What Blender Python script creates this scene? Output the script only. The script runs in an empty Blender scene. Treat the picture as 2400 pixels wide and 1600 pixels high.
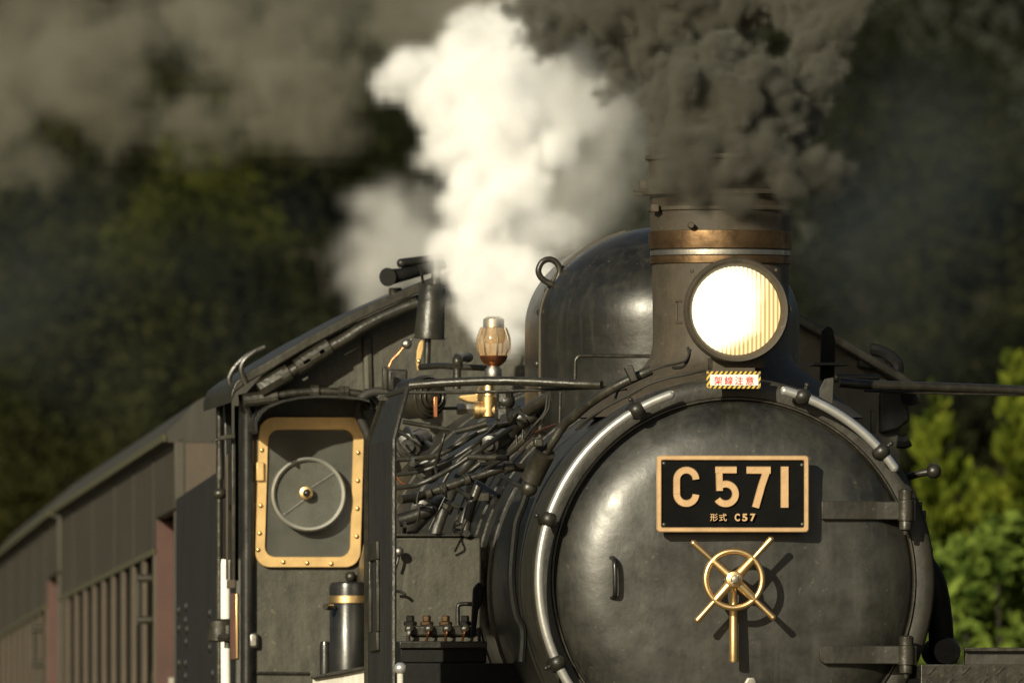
import bpy, math, random
import numpy as np
from mathutils import Vector, Matrix, noise as mnoise

sc = bpy.context.scene
COL = sc.collection
# ------------------------------------------------------------------ camera
# A long telephoto lens beside the line, 94 m in front of the smokebox.
D, F, CX, CZ = 94.0, 56400.0, -7.73, 1.3
XV, YV = -2950.0, 2053.0
camd = bpy.data.cameras.new('camera')
cam = bpy.data.objects.new('camera', camd)
COL.objects.link(cam)
sc.camera = cam
cam.location = (CX, -D, CZ)
view_dir = Vector(((1176 - XV) / F, 1, (YV - 784) / F)).normalized()
cam.rotation_euler = view_dir.to_track_quat('-Z', 'Y').to_euler()
camd.sensor_width = 36
camd.lens = F / 2352 * 36
camd.clip_end = 6000
camd.dof.use_dof = True
camd.dof.focus_distance = D + 0.6
camd.dof.aperture_fstop = 10.5
# ------------------------------------------------------------------ sky, sun, exposure
AZ, EL = math.radians(30), math.radians(20)
world = bpy.data.worlds.new('World')
sc.world = world
world.use_nodes = True
wn = world.node_tree
sky = wn.nodes.new('ShaderNodeTexSky')
sky.sky_type = 'NISHITA'
sky.sun_disc = False
sky.sun_elevation = EL
sky.sun_rotation = math.pi + AZ
sky.air_density = 1.2
sky.dust_density = 2.0
wn.links.new(sky.outputs[0], wn.nodes['Background'].inputs[0])
wn.nodes['Background'].inputs[1].default_value = 0.05
sund = bpy.data.lights.new('sun', 'SUN')
sund.energy = 5.0
sund.angle = math.radians(0.6)
sund.color = (1.0, 0.92, 0.69)
sun = bpy.data.objects.new('sun', sund)
COL.objects.link(sun)
to_sun = Vector((-math.sin(AZ) * math.cos(EL), -math.cos(AZ) * math.cos(EL), math.sin(EL)))
sun.rotation_euler = to_sun.to_track_quat('Z', 'Y').to_euler()
vs = sc.view_settings
vs.view_transform = 'Standard'
vs.look = 'None'
vs.gamma = 1.0
vs.use_curve_mapping = False
vs.exposure = 0.12
cy = sc.cycles
cy.volume_bounces = 9
cy.max_bounces = 16
cy.diffuse_bounces = 3
cy.glossy_bounces = 3
cy.transparent_max_bounces = 16
cy.volume_step_rate = 2.4
cy.volume_max_steps = 512
cy.use_denoising = True
cy.sample_clamp_indirect = 6.0

# ------------------------------------------------------------------ measuring helpers
def S(Y):
    return F / (Y + D)

def P(px, py, Y):
    s = S(Y)
    return Vector(((px - XV) / s + CX, Y, CZ + (YV - py) / s))

def conv(x0, y0, k):
    return lambda zx, zy: ((x0 + zx / k) * .98, (y0 + zy / k) * .98)
z1 = conv(0, 800, 1.96)
z2 = conv(480, 560, 3.0154)
z3 = conv(480, 1080, 3.0154)
z4 = conv(850, 800, 3.136)
z5 = conv(850, 1150, 3.484)
z6 = conv(1200, 500, 3.136)
z7 = conv(1220, 900, 2.24)
z8 = conv(1800, 700, 1.7417)

# ------------------------------------------------------------------ materials
def nodes_of(name):
    m = bpy.data.materials.new(name)
    m.use_nodes = True
    t = m.node_tree
    return m, t, t.nodes['Principled BSDF']

def noise_node(t, scale, detail=4, rough=.55, vec=None, stretch=None):
    n = t.nodes.new('ShaderNodeTexNoise')
    n.inputs['Scale'].default_value = scale
    n.inputs['Detail'].default_value = detail
    n.inputs['Roughness'].default_value = rough
    tc = t.nodes.new('ShaderNodeTexCoord')
    out = tc.outputs['Object']
    if stretch:
        mp = t.nodes.new('ShaderNodeMapping')
        mp.inputs['Scale'].default_value = stretch
        t.links.new(out, mp.inputs[0])
        out = mp.outputs[0]
    t.links.new(out, n.inputs['Vector'])
    return n.outputs['Fac']

def ramp(t, fac, stops):
    r = t.nodes.new('ShaderNodeValToRGB')
    el = r.color_ramp.elements
    while len(el) < len(stops):
        el.new(0.5)
    for e, (p, c) in zip(el, stops):
        e.position = p
        e.color = (*c, 1) if len(c) == 3 else c
    t.links.new(fac, r.inputs[0])
    return r.outputs[0]

def mixc(t, fac, a, b, mode='MIX'):
    m = t.nodes.new('ShaderNodeMix')
    m.data_type = 'RGBA'
    m.blend_type = mode
    for i, x in ((0, fac), (6, a), (7, b)):
        if isinstance(x, (int, float)):
            m.inputs[i].default_value = x if i == 0 else (x, x, x, 1)
        elif isinstance(x, tuple):
            m.inputs[i].default_value = (*x, 1)
        else:
            t.links.new(x, m.inputs[i])
    return m.outputs[2]

def mathn(t, op, a, b=None):
    m = t.nodes.new('ShaderNodeMath')
    m.operation = op
    for i, x in enumerate((a, b)):
        if x is None:
            continue
        if isinstance(x, (int, float)):
            m.inputs[i].default_value = x
        else:
            t.links.new(x, m.inputs[i])
    return m.outputs[0]

def bump(t, b, parts, strength, dist=.01):
    h = None
    for fac, w in parts:
        v = mathn(t, 'MULTIPLY', fac, w)
        h = v if h is None else mathn(t, 'ADD', h, v)
    n = t.nodes.new('ShaderNodeBump')
    n.inputs['Strength'].default_value = strength
    n.inputs['Distance'].default_value = dist
    t.links.new(h, n.inputs['Height'])
    t.links.new(n.outputs[0], b.inputs['Normal'])

def paint(name, base, dust, amount=.5, rough=(.35, .6), bstr=.35, lump=9, fine=70, streak=False, spec=.5, metal=0):
    m, t, b = nodes_of(name)
    big = noise_node(t, 2.3, 5, .6)
    mid = noise_node(t, 24 if streak else 14, 6, .75 if streak else .65, stretch=(1, 1, .4) if streak else None)
    fin = noise_node(t, fine, 3, .6)
    f = mathn(t, 'ADD', mathn(t, 'MULTIPLY', big, .35 if streak else .55), mathn(t, 'MULTIPLY', mid, .65 if streak else .45))
    lo, hi = .62 - .35 * amount, .82 - .3 * amount
    col = ramp(t, f, [(max(lo - .1, .02), base), (min(hi, .98), dust)])
    col = mixc(t, mathn(t, 'MULTIPLY', fin, .5), col, tuple(c * .55 for c in base), 'MIX')
    strk = noise_node(t, 26, 3, .6, stretch=(1, 1, .12))
    col = mixc(t, ramp(t, strk, [(.52, (0, 0, 0)), (.72, (.45, .45, .45))]), col, tuple(c * 1.15 for c in dust))
    chip = noise_node(t, 38, 2, .5)
    col = mixc(t, ramp(t, chip, [(.70, (0, 0, 0)), (.74, (.6, .6, .6))]), col, tuple(min(.3, c * 1.6) for c in dust))
    t.links.new(col, b.inputs['Base Color'])
    rr = ramp(t, f, [(.3, (rough[0],) * 3), (.7, (rough[1],) * 3)])
    t.links.new(rr, b.inputs['Roughness'])
    b.inputs['Metallic'].default_value = metal
    b.inputs['Specular IOR Level'].default_value = spec
    bump(t, b, [(noise_node(t, lump, 3, .5), 1.0), (fin, .12), (mid, .2)], bstr)
    return m

def metal(name, col, tarn, rough=(.18, .4), bstr=.08, scale=10):
    m, t, b = nodes_of(name)
    f = noise_node(t, scale, 5, .6)
    t.links.new(ramp(t, f, [(.38, col), (.75, tarn)]), b.inputs['Base Color'])
    t.links.new(ramp(t, f, [(.3, (rough[0],) * 3), (.75, (rough[1],) * 3)]), b.inputs['Roughness'])
    b.inputs['Metallic'].default_value = 1
    bump(t, b, [(noise_node(t, 60, 3), 1.0)], bstr, .004)
    return m

def plain(name, col, rough=.6, metallic=0, var=.25, scale=8):
    m, t, b = nodes_of(name)
    f = noise_node(t, scale, 4)
    t.links.new(ramp(t, f, [(.3, tuple(c * (1 - var) for c in col)), (.7, tuple(min(1, c * (1 + var)) for c in col))]), b.inputs['Base Color'])
    b.inputs['Roughness'].default_value = rough
    b.inputs['Metallic'].default_value = metallic
    bump(t, b, [(noise_node(t, 40, 3), 1.0)], .08)
    return m

M = {}
M['smokebox'] = paint('smokebox_paint', (.016, .015, .0115), (.040, .036, .026), .5, (.38, .62), .35, 16, 90)
M['door'] = paint('door_paint', (.011, .011, .0095), (.042, .040, .031), .5, (.28, .55), .3, 6, 60, spec=.65)
M['dome'] = paint('dome_paint', (.011, .0108, .0095), (.036, .033, .024), .3, (.26, .48), .22, 7, 90)
M['chimney'] = paint('chimney_paint', (.034, .027, .018), (.072, .056, .036), .6, (.55, .8), .25, 14, 80)
M['black'] = paint('black_paint', (.008, .0076, .006), (.030, .027, .019), .45, (.28, .5), .4, 14, 80)
M['pipe'] = paint('pipe_paint', (.011, .010, .0075), (.044, .039, .026), .48, (.26, .48), .35, 20, 90)
M['cabfront'] = paint('cab_front_paint', (.014, .0135, .0105), (.076, .070, .049), .64, (.45, .7), .5, 12, 90, streak=True)
M['gloss'] = paint('glossy_black', (.012, .012, .012), (.03, .028, .022), .2, (.2, .4), .15, 8, 60)
M['dark'] = paint('deep_black', (.004, .004, .0035), (.010, .009, .007), .3, (.5, .8), .3, 12, 60, spec=.25)
M['tender'] = paint('tender_paint', (.011, .011, .0105), (.020, .019, .017), .4, (.4, .55), .1, 6, 60)
M['deflector'] = paint('deflector_paint', (.011, .011, .011), (.034, .032, .026), .4, (.35, .6), .12, 7, 70, streak=True)
M['brass'] = metal('polished_brass', (.90, .64, .31), (.62, .40, .17), (.30, .48), .1, 12)
M['bronze'] = plain('plate_bronze', (.58, .38, .20), .42, .45, .14, 9)
M['copper'] = metal('dull_copper', (.20, .125, .066), (.055, .037, .023), (.46, .62), .2, 14)
M['copper_pipe'] = metal('copper_tube', (.60, .24, .11), (.22, .10, .05), (.3, .5), .1, 20)
M['silver'] = plain('bright_steel', (.58, .57, .54), .30, .72, .1, 14)
M['aluminium'] = plain('dull_aluminium', (.46, .46, .42), .42, .35, .15, 10)
M['steel'] = metal('worn_steel', (.42, .40, .36), (.20, .18, .15), (.35, .6), .15, 20)
M['brasspaint'] = plain('brass_flange', (.60, .40, .17), .42, .4, .16, 10)
M['coach'] = paint('coach_paint', (.034, .029, .0185), (.060, .051, .033), .5, (.5, .7), .05, 4, 40)
M['coachend'] = paint('coach_end_paint', (.052, .039, .026), (.085, .062, .040), .5, (.6, .8), .1, 5, 40)
M['coachroof'] = paint('coach_roof', (.022, .020, .015), (.046, .041, .030), .5, (.6, .9), .1, 5, 40)
M['moss'] = plain('mossy_gutter', (.050, .048, .018), .9, 0, .5, 6)
M['redbrown'] = plain('red_brown_paint', (.052, .018, .012), .6, 0, .25, 4)
M['white'] = plain('white_paint', (.80, .78, .72), .45, 0, .05, 6)
M['whiteworn'] = paint('worn_white_paint', (.45, .43, .36), (.75, .72, .64), .6, (.5, .7), .2, 14, 60)
M['red'] = plain('red_print', (.62, .045, .04), .5, 0, .05)
M['yellow'] = plain('yellow_print', (.75, .48, .03), .45, 0, .08)
M['printblack'] = plain('black_print', (.015, .014, .012), .5, 0, .2)
M['plateblack'] = plain('plate_black', (.004, .004, .004), .5, 0, .3)
M['plateblack'].node_tree.nodes['Principled BSDF'].inputs['Specular IOR Level'].default_value = .06
M['hose'] = plain('rubber_hose', (.020, .018, .014), .7, 0, .3, 20)

def glass_mat(name, col, rough, trans):
    m, t, b = nodes_of(name)
    f = noise_node(t, 7, 5, .6)
    t.links.new(ramp(t, f, [(.35, col), (.7, tuple(c * 1.5 for c in col))]), b.inputs['Base Color'])
    b.inputs['Roughness'].default_value = rough
    tr = t.nodes.new('ShaderNodeBsdfTransparent')
    mx = t.nodes.new('ShaderNodeMixShader')
    mx.inputs[0].default_value = trans
    o = t.nodes['Material Output']
    t.links.new(b.outputs[0], mx.inputs[1])
    t.links.new(tr.outputs[0], mx.inputs[2])
    t.links.new(mx.outputs[0], o.inputs[0])
    return m
M['cabglass'] = glass_mat('dusty_glass', (.068, .069, .060), .10, .2)
M['globe'] = glass_mat('whistle_globe_glass', (.42, .27, .12), .12, .55)
M['screenglass'] = glass_mat('spinning_glass', (.085, .085, .073), .14, .2)
M['coachglass'] = glass_mat('coach_window_glass', (.040, .037, .028), .25, .08)  # lighter base colour carries the sky reflected in the panes

def lens_mat():
    m, t, b = nodes_of('lit_lamp_lens')
    tc = t.nodes.new('ShaderNodeTexCoord')
    sp = t.nodes.new('ShaderNodeSeparateXYZ')
    t.links.new(tc.outputs['Object'], sp.inputs[0])
    x, z = sp.outputs[0], sp.outputs[2]
    n = noise_node(t, 14, 3)
    e = mathn(t, 'ADD', mathn(t, 'ADD', x, mathn(t, 'MULTIPLY', z, -.12)), mathn(t, 'MULTIPLY', mathn(t, 'SUBTRACT', n, .5), .06))
    rib = mathn(t, 'SINE', mathn(t, 'MULTIPLY', x, 2 * math.pi / .0165))
    rib = mathn(t, 'ADD', mathn(t, 'MULTIPLY', rib, .5), .5)
    low_z = mathn(t, 'MULTIPLY', mathn(t, 'MAXIMUM', mathn(t, 'SUBTRACT', mathn(t, 'MULTIPLY', z, -1), .075), 0), 1.3)
    e = mathn(t, 'ADD', e, low_z)
    hot = ramp(t, mathn(t, 'ADD', mathn(t, 'MULTIPLY', e, 4), .5), [(.0, (1, 1, 1)), (.58, (1, 1, 1)), (.97, (.0, .0, .0))])
    col = mixc(t, hot, (1.0, .70, .30), (1.0, .84, .52))
    low = mathn(t, 'ADD', mathn(t, 'MULTIPLY', rib, .9), .6)
    xx = mathn(t, 'ADD', x, .025)
    r2 = mathn(t, 'SQRT', mathn(t, 'ADD', mathn(t, 'MULTIPLY', xx, xx), mathn(t, 'MULTIPLY', z, z)))
    core = ramp(t, mathn(t, 'MULTIPLY', r2, 5), [(.30, (1, 1, 1)), (.86, (.0, .0, .0))])
    hs = mathn(t, 'ADD', mathn(t, 'ADD', mathn(t, 'MULTIPLY', rib, 1.1), .85), mathn(t, 'MULTIPLY', core, 3.5))
    st = mixc(t, hot, low, hs)
    em = t.nodes.new('ShaderNodeEmission')
    t.links.new(col, em.inputs[0])
    t.links.new(st, em.inputs[1])
    t.links.new(em.outputs[0], t.nodes['Material Output'].inputs[0])
    return m
M['lens'] = lens_mat()

def hazard_mat():
    m, t, b = nodes_of('hazard_stripes')
    tc = t.nodes.new('ShaderNodeTexCoord')
    sp = t.nodes.new('ShaderNodeSeparateXYZ')
    t.links.new(tc.outputs['Object'], sp.inputs[0])
    u = mathn(t, 'ADD', sp.outputs[0], mathn(t, 'MULTIPLY', sp.outputs[2], -.75))
    f = mathn(t, 'FRACT', mathn(t, 'MULTIPLY', u, 1 / .0185))
    g = mathn(t, 'GREATER_THAN', f, .5)
    t.links.new(mixc(t, g, (.62, .42, .05), (.015, .013, .01)), b.inputs['Base Color'])
    b.inputs['Roughness'].default_value = .45
    return m
M['hazard'] = hazard_mat()

# ------------------------------------------------------------------ mesh building
class MB:
    def __init__(self):
        self.v, self.f = [], []

    def add(self, vs, fs):
        o = len(self.v)
        self.v += [Vector(x) for x in vs]
        self.f += [tuple(i + o for i in f) for f in fs]
        return self

    def box(self, a, b):
        x0, y0, z0 = a
        x1, y1, z1_ = b
        return self.add([(x0, y0, z0), (x1, y0, z0), (x1, y1, z0), (x0, y1, z0), (x0, y0, z1_), (x1, y0, z1_), (x1, y1, z1_), (x0, y1, z1_)],
                        [(0, 3, 2, 1), (4, 5, 6, 7), (0, 1, 5, 4), (1, 2, 6, 5), (2, 3, 7, 6), (3, 0, 4, 7)])

    def pbox(self, x0, y0, x1, y1, Y, depth):
        a, b = P(x0, y1, Y), P(x1, y0, Y)
        return self.box((a.x, Y, a.z), (b.x, Y + depth, b.z))

    def prism(self, poly, y0, y1):            # poly: list of (x, z), counter-clockwise from the front
        n = len(poly)
        vs = [(x, y0, z) for x, z in poly] + [(x, y1, z) for x, z in poly]
        fs = [tuple(range(n)), tuple(range(2 * n - 1, n - 1, -1))]
        fs += [(i, i + n, (i + 1) % n + n, (i + 1) % n) for i in range(n)]
        return self.add(vs, fs)

    def loft(self, rings, closed=True, caps=True):
        n = len(rings[0])
        vs = [p for r in rings for p in r]
        fs = []
        for k in range(len(rings) - 1):
            for i in range(n if closed else n - 1):
                j = (i + 1) % n
                fs.append((k * n + i, k * n + j, (k + 1) * n + j, (k + 1) * n + i))
        if caps and closed:
            fs.append(tuple(range(n - 1, -1, -1)))
            fs.append(tuple((len(rings) - 1) * n + i for i in range(n)))
        return self.add(vs, fs)

    def tube(self, pts, r, n=10, smooth=True, closed=False, rr=None):
        pts = [Vector(p) for p in pts]
        if smooth and len(pts) > 2:
            out, q = [], ([pts[-1]] + pts + pts[:2] if closed else [pts[0] * 2 - pts[1]] + pts + [pts[-1] * 2 - pts[-2]])
            for i in range(1, len(q) - 2):
                a, b, c, d = q[i - 1], q[i], q[i + 1], q[i + 2]
                for k in range(5):
                    t = k / 5
                    out.append(.5 * ((2 * b) + (c - a) * t + (2 * a - 5 * b + 4 * c - d) * t * t + (3 * b - a - 3 * c + d) * t ** 3))
            if not closed:
                out.append(pts[-1])
            pts = out
        m = len(pts)
        rad = (lambda i: r) if rr is None else (lambda i: rr[0] + (rr[1] - rr[0]) * i / (m - 1))
        rings, up = [], None
        for i, p in enumerate(pts):
            if closed:
                d = (pts[(i + 1) % m] - pts[i - 1]).normalized()
            else:
                d = (pts[min(i + 1, m - 1)] - pts[max(i - 1, 0)]).normalized()
            if up is None:
                up = Vector((0, 0, 1)) if abs(d.z) < .9 else Vector((0, 1, 0))
            s = d.cross(up).normalized()
            up = s.cross(d).normalized()
            rings.append([p + (s * math.cos(a) + up * math.sin(a)) * rad(i) for a in [2 * math.pi * k / n for k in range(n)]])
        if closed:
            rings.append(rings[0])
            return self.loft(rings, True, False)
        return self.loft(rings)

    def lathe(self, c, axis, prof, n=48, a0=0, a1=2 * math.pi, cap=True):   # prof: list of (r, h) along axis
        c = Vector(c)
        ax = Vector(axis).normalized()
        u = Vector((1, 0, 0)) if abs(ax.x) < .9 else Vector((0, 1, 0))
        u = (u - ax * u.dot(ax)).normalized()
        w = ax.cross(u)
        full = abs(a1 - a0 - 2 * math.pi) < 1e-6
        rings = []
        for r, h in prof:
            k = n if full else n + 1
            rings.append([c + ax * h + (u * math.cos(a) + w * math.sin(a)) * max(r, 1e-5) for a in [a0 + (a1 - a0) * i / n for i in range(k)]])
        return self.loft(rings, full, cap and full)

    def cyl(self, a, b, r, n=16):
        a, b = Vector(a), Vector(b)
        return self.lathe(a, b - a, [(r, 0), (r, (b - a).length)], n)

    def ball(self, c, r, n=14, sq=(1, 1, 1)):
        c = Vector(c)
        rings = []
        for i in range(1, 8):
            t = math.pi * i / 8
            rings.append([c + Vector((r * math.sin(t) * math.cos(a) * sq[0], r * math.sin(t) * math.sin(a) * sq[1], -r * math.cos(t) * sq[2])) for a in [2 * math.pi * k / n for k in range(n)]])
        return self.loft(rings)

WORLD = {}

def finish(name, mb, mat, parent=None, bevel=0, smooth=40, seg=2):
    lo = Vector([min(v[i] for v in mb.v) for i in range(3)])
    hi = Vector([max(v[i] for v in mb.v) for i in range(3)])
    c = (lo + hi) / 2
    me = bpy.data.meshes.new(name)
    me.from_pydata([v - c for v in mb.v], [], mb.f)
    me.validate()
    if smooth:
        me.polygons.foreach_set('use_smooth', [True] * len(me.polygons))
        me.set_sharp_from_angle(angle=math.radians(smooth))
    me.materials.append(M[mat] if isinstance(mat, str) else mat)
    ob = bpy.data.objects.new(name, me)
    COL.objects.link(ob)
    WORLD[ob] = c
    if parent is not None:
        ob.parent = parent
        ob.location = c - WORLD[parent]
    else:
        ob.location = c
    if bevel:
        bv = ob.modifiers.new('bevel', 'BEVEL')
        bv.width = bevel
        bv.segments = seg
        bv.limit_method = 'ANGLE'
        bv.angle_limit = math.radians(35)
    return ob

def share(name, src, world_c, parent):          # a piece that shares its mesh with src
    ob = bpy.data.objects.new(name, src.data)
    COL.objects.link(ob)
    ob.parent = parent
    ob.location = Vector(world_c) - WORLD[parent]
    WORLD[ob] = Vector(world_c)
    return ob

def thing(name, loc, label, cat, group=None):
    o = bpy.data.objects.new(name, None)
    COL.objects.link(o)
    o.location = loc
    o.empty_display_size = .2
    WORLD[o] = Vector(loc)
    o['label'], o['category'] = label, cat
    if group:
        o['group'] = group
    return o

def tag(o, label=None, cat=None, group=None, kind=None):
    for k, v in (('label', label), ('category', cat), ('group', group), ('kind', kind)):
        if v:
            o[k] = v
    return o

def text_mesh(name, body, mat, parent, cx, cy, w, h, Y, depth, bold=0.0):
    """flat lettering turned into a mesh, fitted to a pixel box at depth Y"""
    cu = bpy.data.curves.new(name, 'FONT')
    cu.body = body
    cu.extrude = .05
    cu.offset = bold
    cu.resolution_u = 4
    tmp = bpy.data.objects.new(name + '_tmp', cu)
    COL.objects.link(tmp)
    dg = bpy.context.evaluated_depsgraph_get()
    me0 = tmp.evaluated_get(dg).to_mesh()
    v = [Vector(x.co) for x in me0.vertices]
    f = [tuple(p.vertices) for p in me0.polygons]
    tmp.evaluated_get(dg).to_mesh_clear()
    bpy.data.objects.remove(tmp)
    bpy.data.curves.remove(cu)
    if not v:
        return None
    x0, x1 = min(p.x for p in v), max(p.x for p in v)
    y0, y1 = min(p.y for p in v), max(p.y for p in v)
    s = S(Y)
    c = P(cx, cy, Y)
    W, H = w / s, h / s
    mb = MB()
    mb.add([(c.x + ((p.x - x0) / (x1 - x0) - .5) * W, Y - depth * (p.z / .1 + .5), c.z + ((p.y - y0) / (y1 - y0) - .5) * H) for p in v], f)
    return finish(name, mb, mat, parent, smooth=30)

def stroke2d(path, half):
    """constant-width ribbon outline round a centre line of 2-D points"""
    n = len(path)
    L, R = [], []
    for i, p in enumerate(path):
        a = path[max(i - 1, 0)]
        b = path[min(i + 1, n - 1)]
        dx, dy = b[0] - a[0], b[1] - a[1]
        k = math.hypot(dx, dy)
        nx, ny = -dy / k, dx / k
        L.append((p[0] + nx * half, p[1] + ny * half))
        R.append((p[0] - nx * half, p[1] - ny * half))
    return L, R
za = conv(880, 560, 3.92)
zb = conv(490, 900, 2.24)
zc = conv(1480, 340, 4.9)
zd = conv(1850, 700, 3.486)

def Pz(z, x, y, Y):
    a, b = z(x, y)
    return P(a, b, Y)

def pipe(name, z, pts, rz, mat, parent, n=10, smooth=True, k=None):
    """tube through points read off the photograph: (x, y, depth)"""
    kk = {z2: 3.0154, z3: 3.0154, z4: 3.136, z5: 3.484, z6: 3.136, z7: 2.24, z8: 1.7417, za: 3.92, zb: 2.24, zc: 4.9, zd: 3.486, z1: 1.96}[z]
    Ym = sum(p[2] for p in pts) / len(pts)
    r = rz / kk * .98 / S(Ym)
    return finish(name, MB().tube([Pz(z, *p) for p in pts], r, n, smooth), mat, parent)

# ================================================================== the setting
def big_sheet(name, x0, x1, y0, y1, z, mat, nx=2, ny=2, fn=None):
    mb = MB()
    vs, fs = [], []
    for j in range(ny + 1):
        for i in range(nx + 1):
            x, y = x0 + (x1 - x0) * i / nx, y0 + (y1 - y0) * j / ny
            vs.append((x, y, z if fn is None else fn(x, y)))
    for j in range(ny):
        for i in range(nx):
            a = j * (nx + 1) + i
            fs.append((a, a + 1, a + nx + 2, a + nx + 1))
    mb.add(vs, fs)
    return tag(finish(name, mb, mat), kind='structure')
M['earth'] = plain('dry_earth', (.09, .075, .045), .95, 0, .4, .6)
M['ballast'] = plain('ballast', (.12, .10, .08), .95, 0, .5, 9)
M['rail'] = metal('rail_steel', (.30, .24, .20), (.14, .09, .06), (.35, .6), .1, 6)
M['slope'] = plain('dark_undergrowth', (.016, .019, .009), 1.0, 0, .6, .5)
big_sheet('ground', -3000, 3000, -1500, 3000, -.35, 'earth')

def axis_x(Y):                                   # the line curves away behind the engine
    return 0.0 if Y < 8 else (.5 + .0305 * (Y - 20.5) if Y > 20.5 else .5 * ((Y - 8) / 12.5) ** 1.6)
bed = MB()
bed.loft([[Vector((axis_x(Y) + dx, Y, z)) for dx, z in ((-2.6, -.33), (-1.6, -.06), (1.6, -.06), (2.6, -.33))] for Y in range(-80, 101, 4)], False, False)
tag(finish('railway_ballast', bed, 'ballast'), kind='structure')
for sgn in (-1, 1):
    rl = MB()
    rl.loft([[Vector((axis_x(Y) + sgn * .533 + dx, Y, z)) for dx, z in ((-.033, -.15), (.033, -.15), (.033, 0), (-.033, 0))] for Y in range(-80, 101, 4)])
    tag(finish('rail', rl, 'rail'), kind='structure')

# ================================================================== the locomotive
loco = thing('steam_locomotive', (0, 4, 0), 'black steam locomotive with brass-framed number plate, lit headlamp and brass hand wheel', 'steam locomotive')
R0 = .78
ZC = P(1688, 1333, 0).z

# ---- smokebox and boiler
mb = MB()
mb.lathe((0, 0, ZC), (0, 1, 0), [(.60, .03), (.70, .02), (.705, 0), (.735, -.004), (.765, .004), (.778, .02), (R0, .05), (R0, 2.1), (.74, 2.1)], 128)
smokebox = finish('smokebox', mb, 'smokebox', loco, smooth=50)
mb = MB()
mb.lathe((0, 0, ZC), (0, 1, 0), [(.60, .012), (.688, .006), (.694, -.012), (.700, -.012), (.704, .002)], 128, cap=False)
finish('door_seat_ring', mb, 'pipe', smokebox, smooth=60)

def boiler_r(Y):
    return .785 + .03 * max(0, min(1, (Y - 2) / 3)) + .10 * max(0, min(1, (Y - 4.5) / 1.5))
mb = MB()
mb.lathe((0, 0, ZC), (0, 1, 0), [(boiler_r(y), y) for y in [2.1 + .2 * k for k in range(31)]], 96)
boiler = finish('boiler', mb, 'black', loco, smooth=50)
for Yb in (2.14, 2.75, 3.15, 3.6, 4.3, 5.0, 5.9, 6.8):
    mb = MB()
    r = boiler_r(Yb)
    mb.lathe((0, 0, ZC), (0, 1, 0), [(r - .01, Yb - .03), (r + .006, Yb - .028), (r + .006, Yb + .028), (r + .002, Yb + .03)], 96, cap=False)
    finish('boiler_band', mb, 'pipe', boiler, smooth=50)

# ---- door: a dished steel disc, slightly lumpy
def door_y(r):
    t = min(r / .686, 1)
    return -.135 + .05 * t ** 2 + .080 * max(0, (t - .68) / .32) ** 2.6
def lump(x, z):
    return .0055 * mnoise.noise(Vector((x * 3.2, z * 3.2, 1.7))) + .0022 * mnoise.noise(Vector((x * 9, z * 9, 8.1)))
mb = MB()
NR, NA = 60, 180
vs, fs = [Vector((0, door_y(0) + lump(0, 0), ZC))], []
for i in range(1, NR + 1):
    r = .686 * i / NR
    for a in range(NA):
        t = 2 * math.pi * a / NA
        x, z = r * math.cos(t), r * math.sin(t)
        vs.append(Vector((x, door_y(r) + lump(x, z) * (1 - (i / NR) ** 6), ZC + z)))
for a in range(NA):
    b = (a + 1) % NA
    fs.append((0, 1 + a, 1 + b))
    for i in range(NR - 1):
        o = 1 + i * NA
        fs.append((o + a, o + NA + a, o + NA + b, o + b))
o = len(vs)
for a in range(NA):
    v = vs[1 + (NR - 1) * NA + a]
    vs.append(Vector((v.x, .02, v.z)))
for a in range(NA):
    b = (a + 1) % NA
    fs.append((1 + (NR - 1) * NA + a, o + a, o + b, 1 + (NR - 1) * NA + b))
mb.add(vs, fs)
door = finish('smokebox_door', mb, 'door', loco, smooth=70)

def on_door(px, py, lift=0):
    """point on the door or smokebox face seen at this pixel"""
    Y = -.1
    for _ in range(6):
        p = P(px, py, Y)
        r = math.hypot(p.x, p.z - ZC)
        Y = (door_y(r) if r < .686 else -.004) - lift
    return P(px, py, Y)

# hinge straps and knuckles
for (sx, sy0, sy1, kx0, kx1, ky0, ky1, rnd) in ((1884, 1152, 1194, 2068, 2104, 1122, 1216, 0), (1880, 1484, 1526, 2068, 2106, 1460, 1546, 1)):
    mb = MB()
    xs = [sx] + [sx + 4, sx + 12] + [sx + 12 + (kx1 - 22 - sx - 12) * k / 8 for k in range(1, 9)]
    rings = []
    for i, x in enumerate(xs):
        ins = (12, 4, 0)[i] if rnd and i < 3 else 0
        a, b = P(x, sy0 + ins, 0), P(x, sy1 - ins, 0)
        cz = (a.z + b.z) / 2
        r = min(math.hypot(a.x, cz - ZC), .60)
        y = door_y(r) - .028 if math.hypot(a.x, cz - ZC) < .60 else door_y(.60) - .028
        rings.append([Vector((a.x, y, a.z)), Vector((a.x, y, b.z)), Vector((a.x, y + .05, b.z)), Vector((a.x, y + .05, a.z))])
    mb.loft(rings)
    finish('hinge_strap', mb, 'smokebox', door, .004)
    mb = MB()
    yk = -.09
    cx_ = (kx0 + kx1) / 2
    z0, z1_ = P(cx_, ky1, yk).z, P(cx_, ky0, yk).z
    rr = (kx1 - kx0) / 2 / 600
    H = z1_ - z0
    c = P(cx_, 0, yk)
    mb.lathe((c.x, yk, z0), (0, 0, 1), [(rr * .35, -.02), (rr * .4, -.005), (rr * .8, 0), (rr * .85, H * .2), (rr * .82, H * .21), (rr * 1.05, H * .22), (rr * 1.05, H * .72), (rr * .85, H * .73), (rr * .9, H * .74), (rr * .92, H * .96), (rr * .7, H)], 20)
    mb.box((c.x - rr * .2, yk, z0 + H * .22), (c.x + rr * 1.25, yk + .1, z0 + H * .72))
    finish('hinge_knuckle', mb, 'pipe', door, .002)
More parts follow.
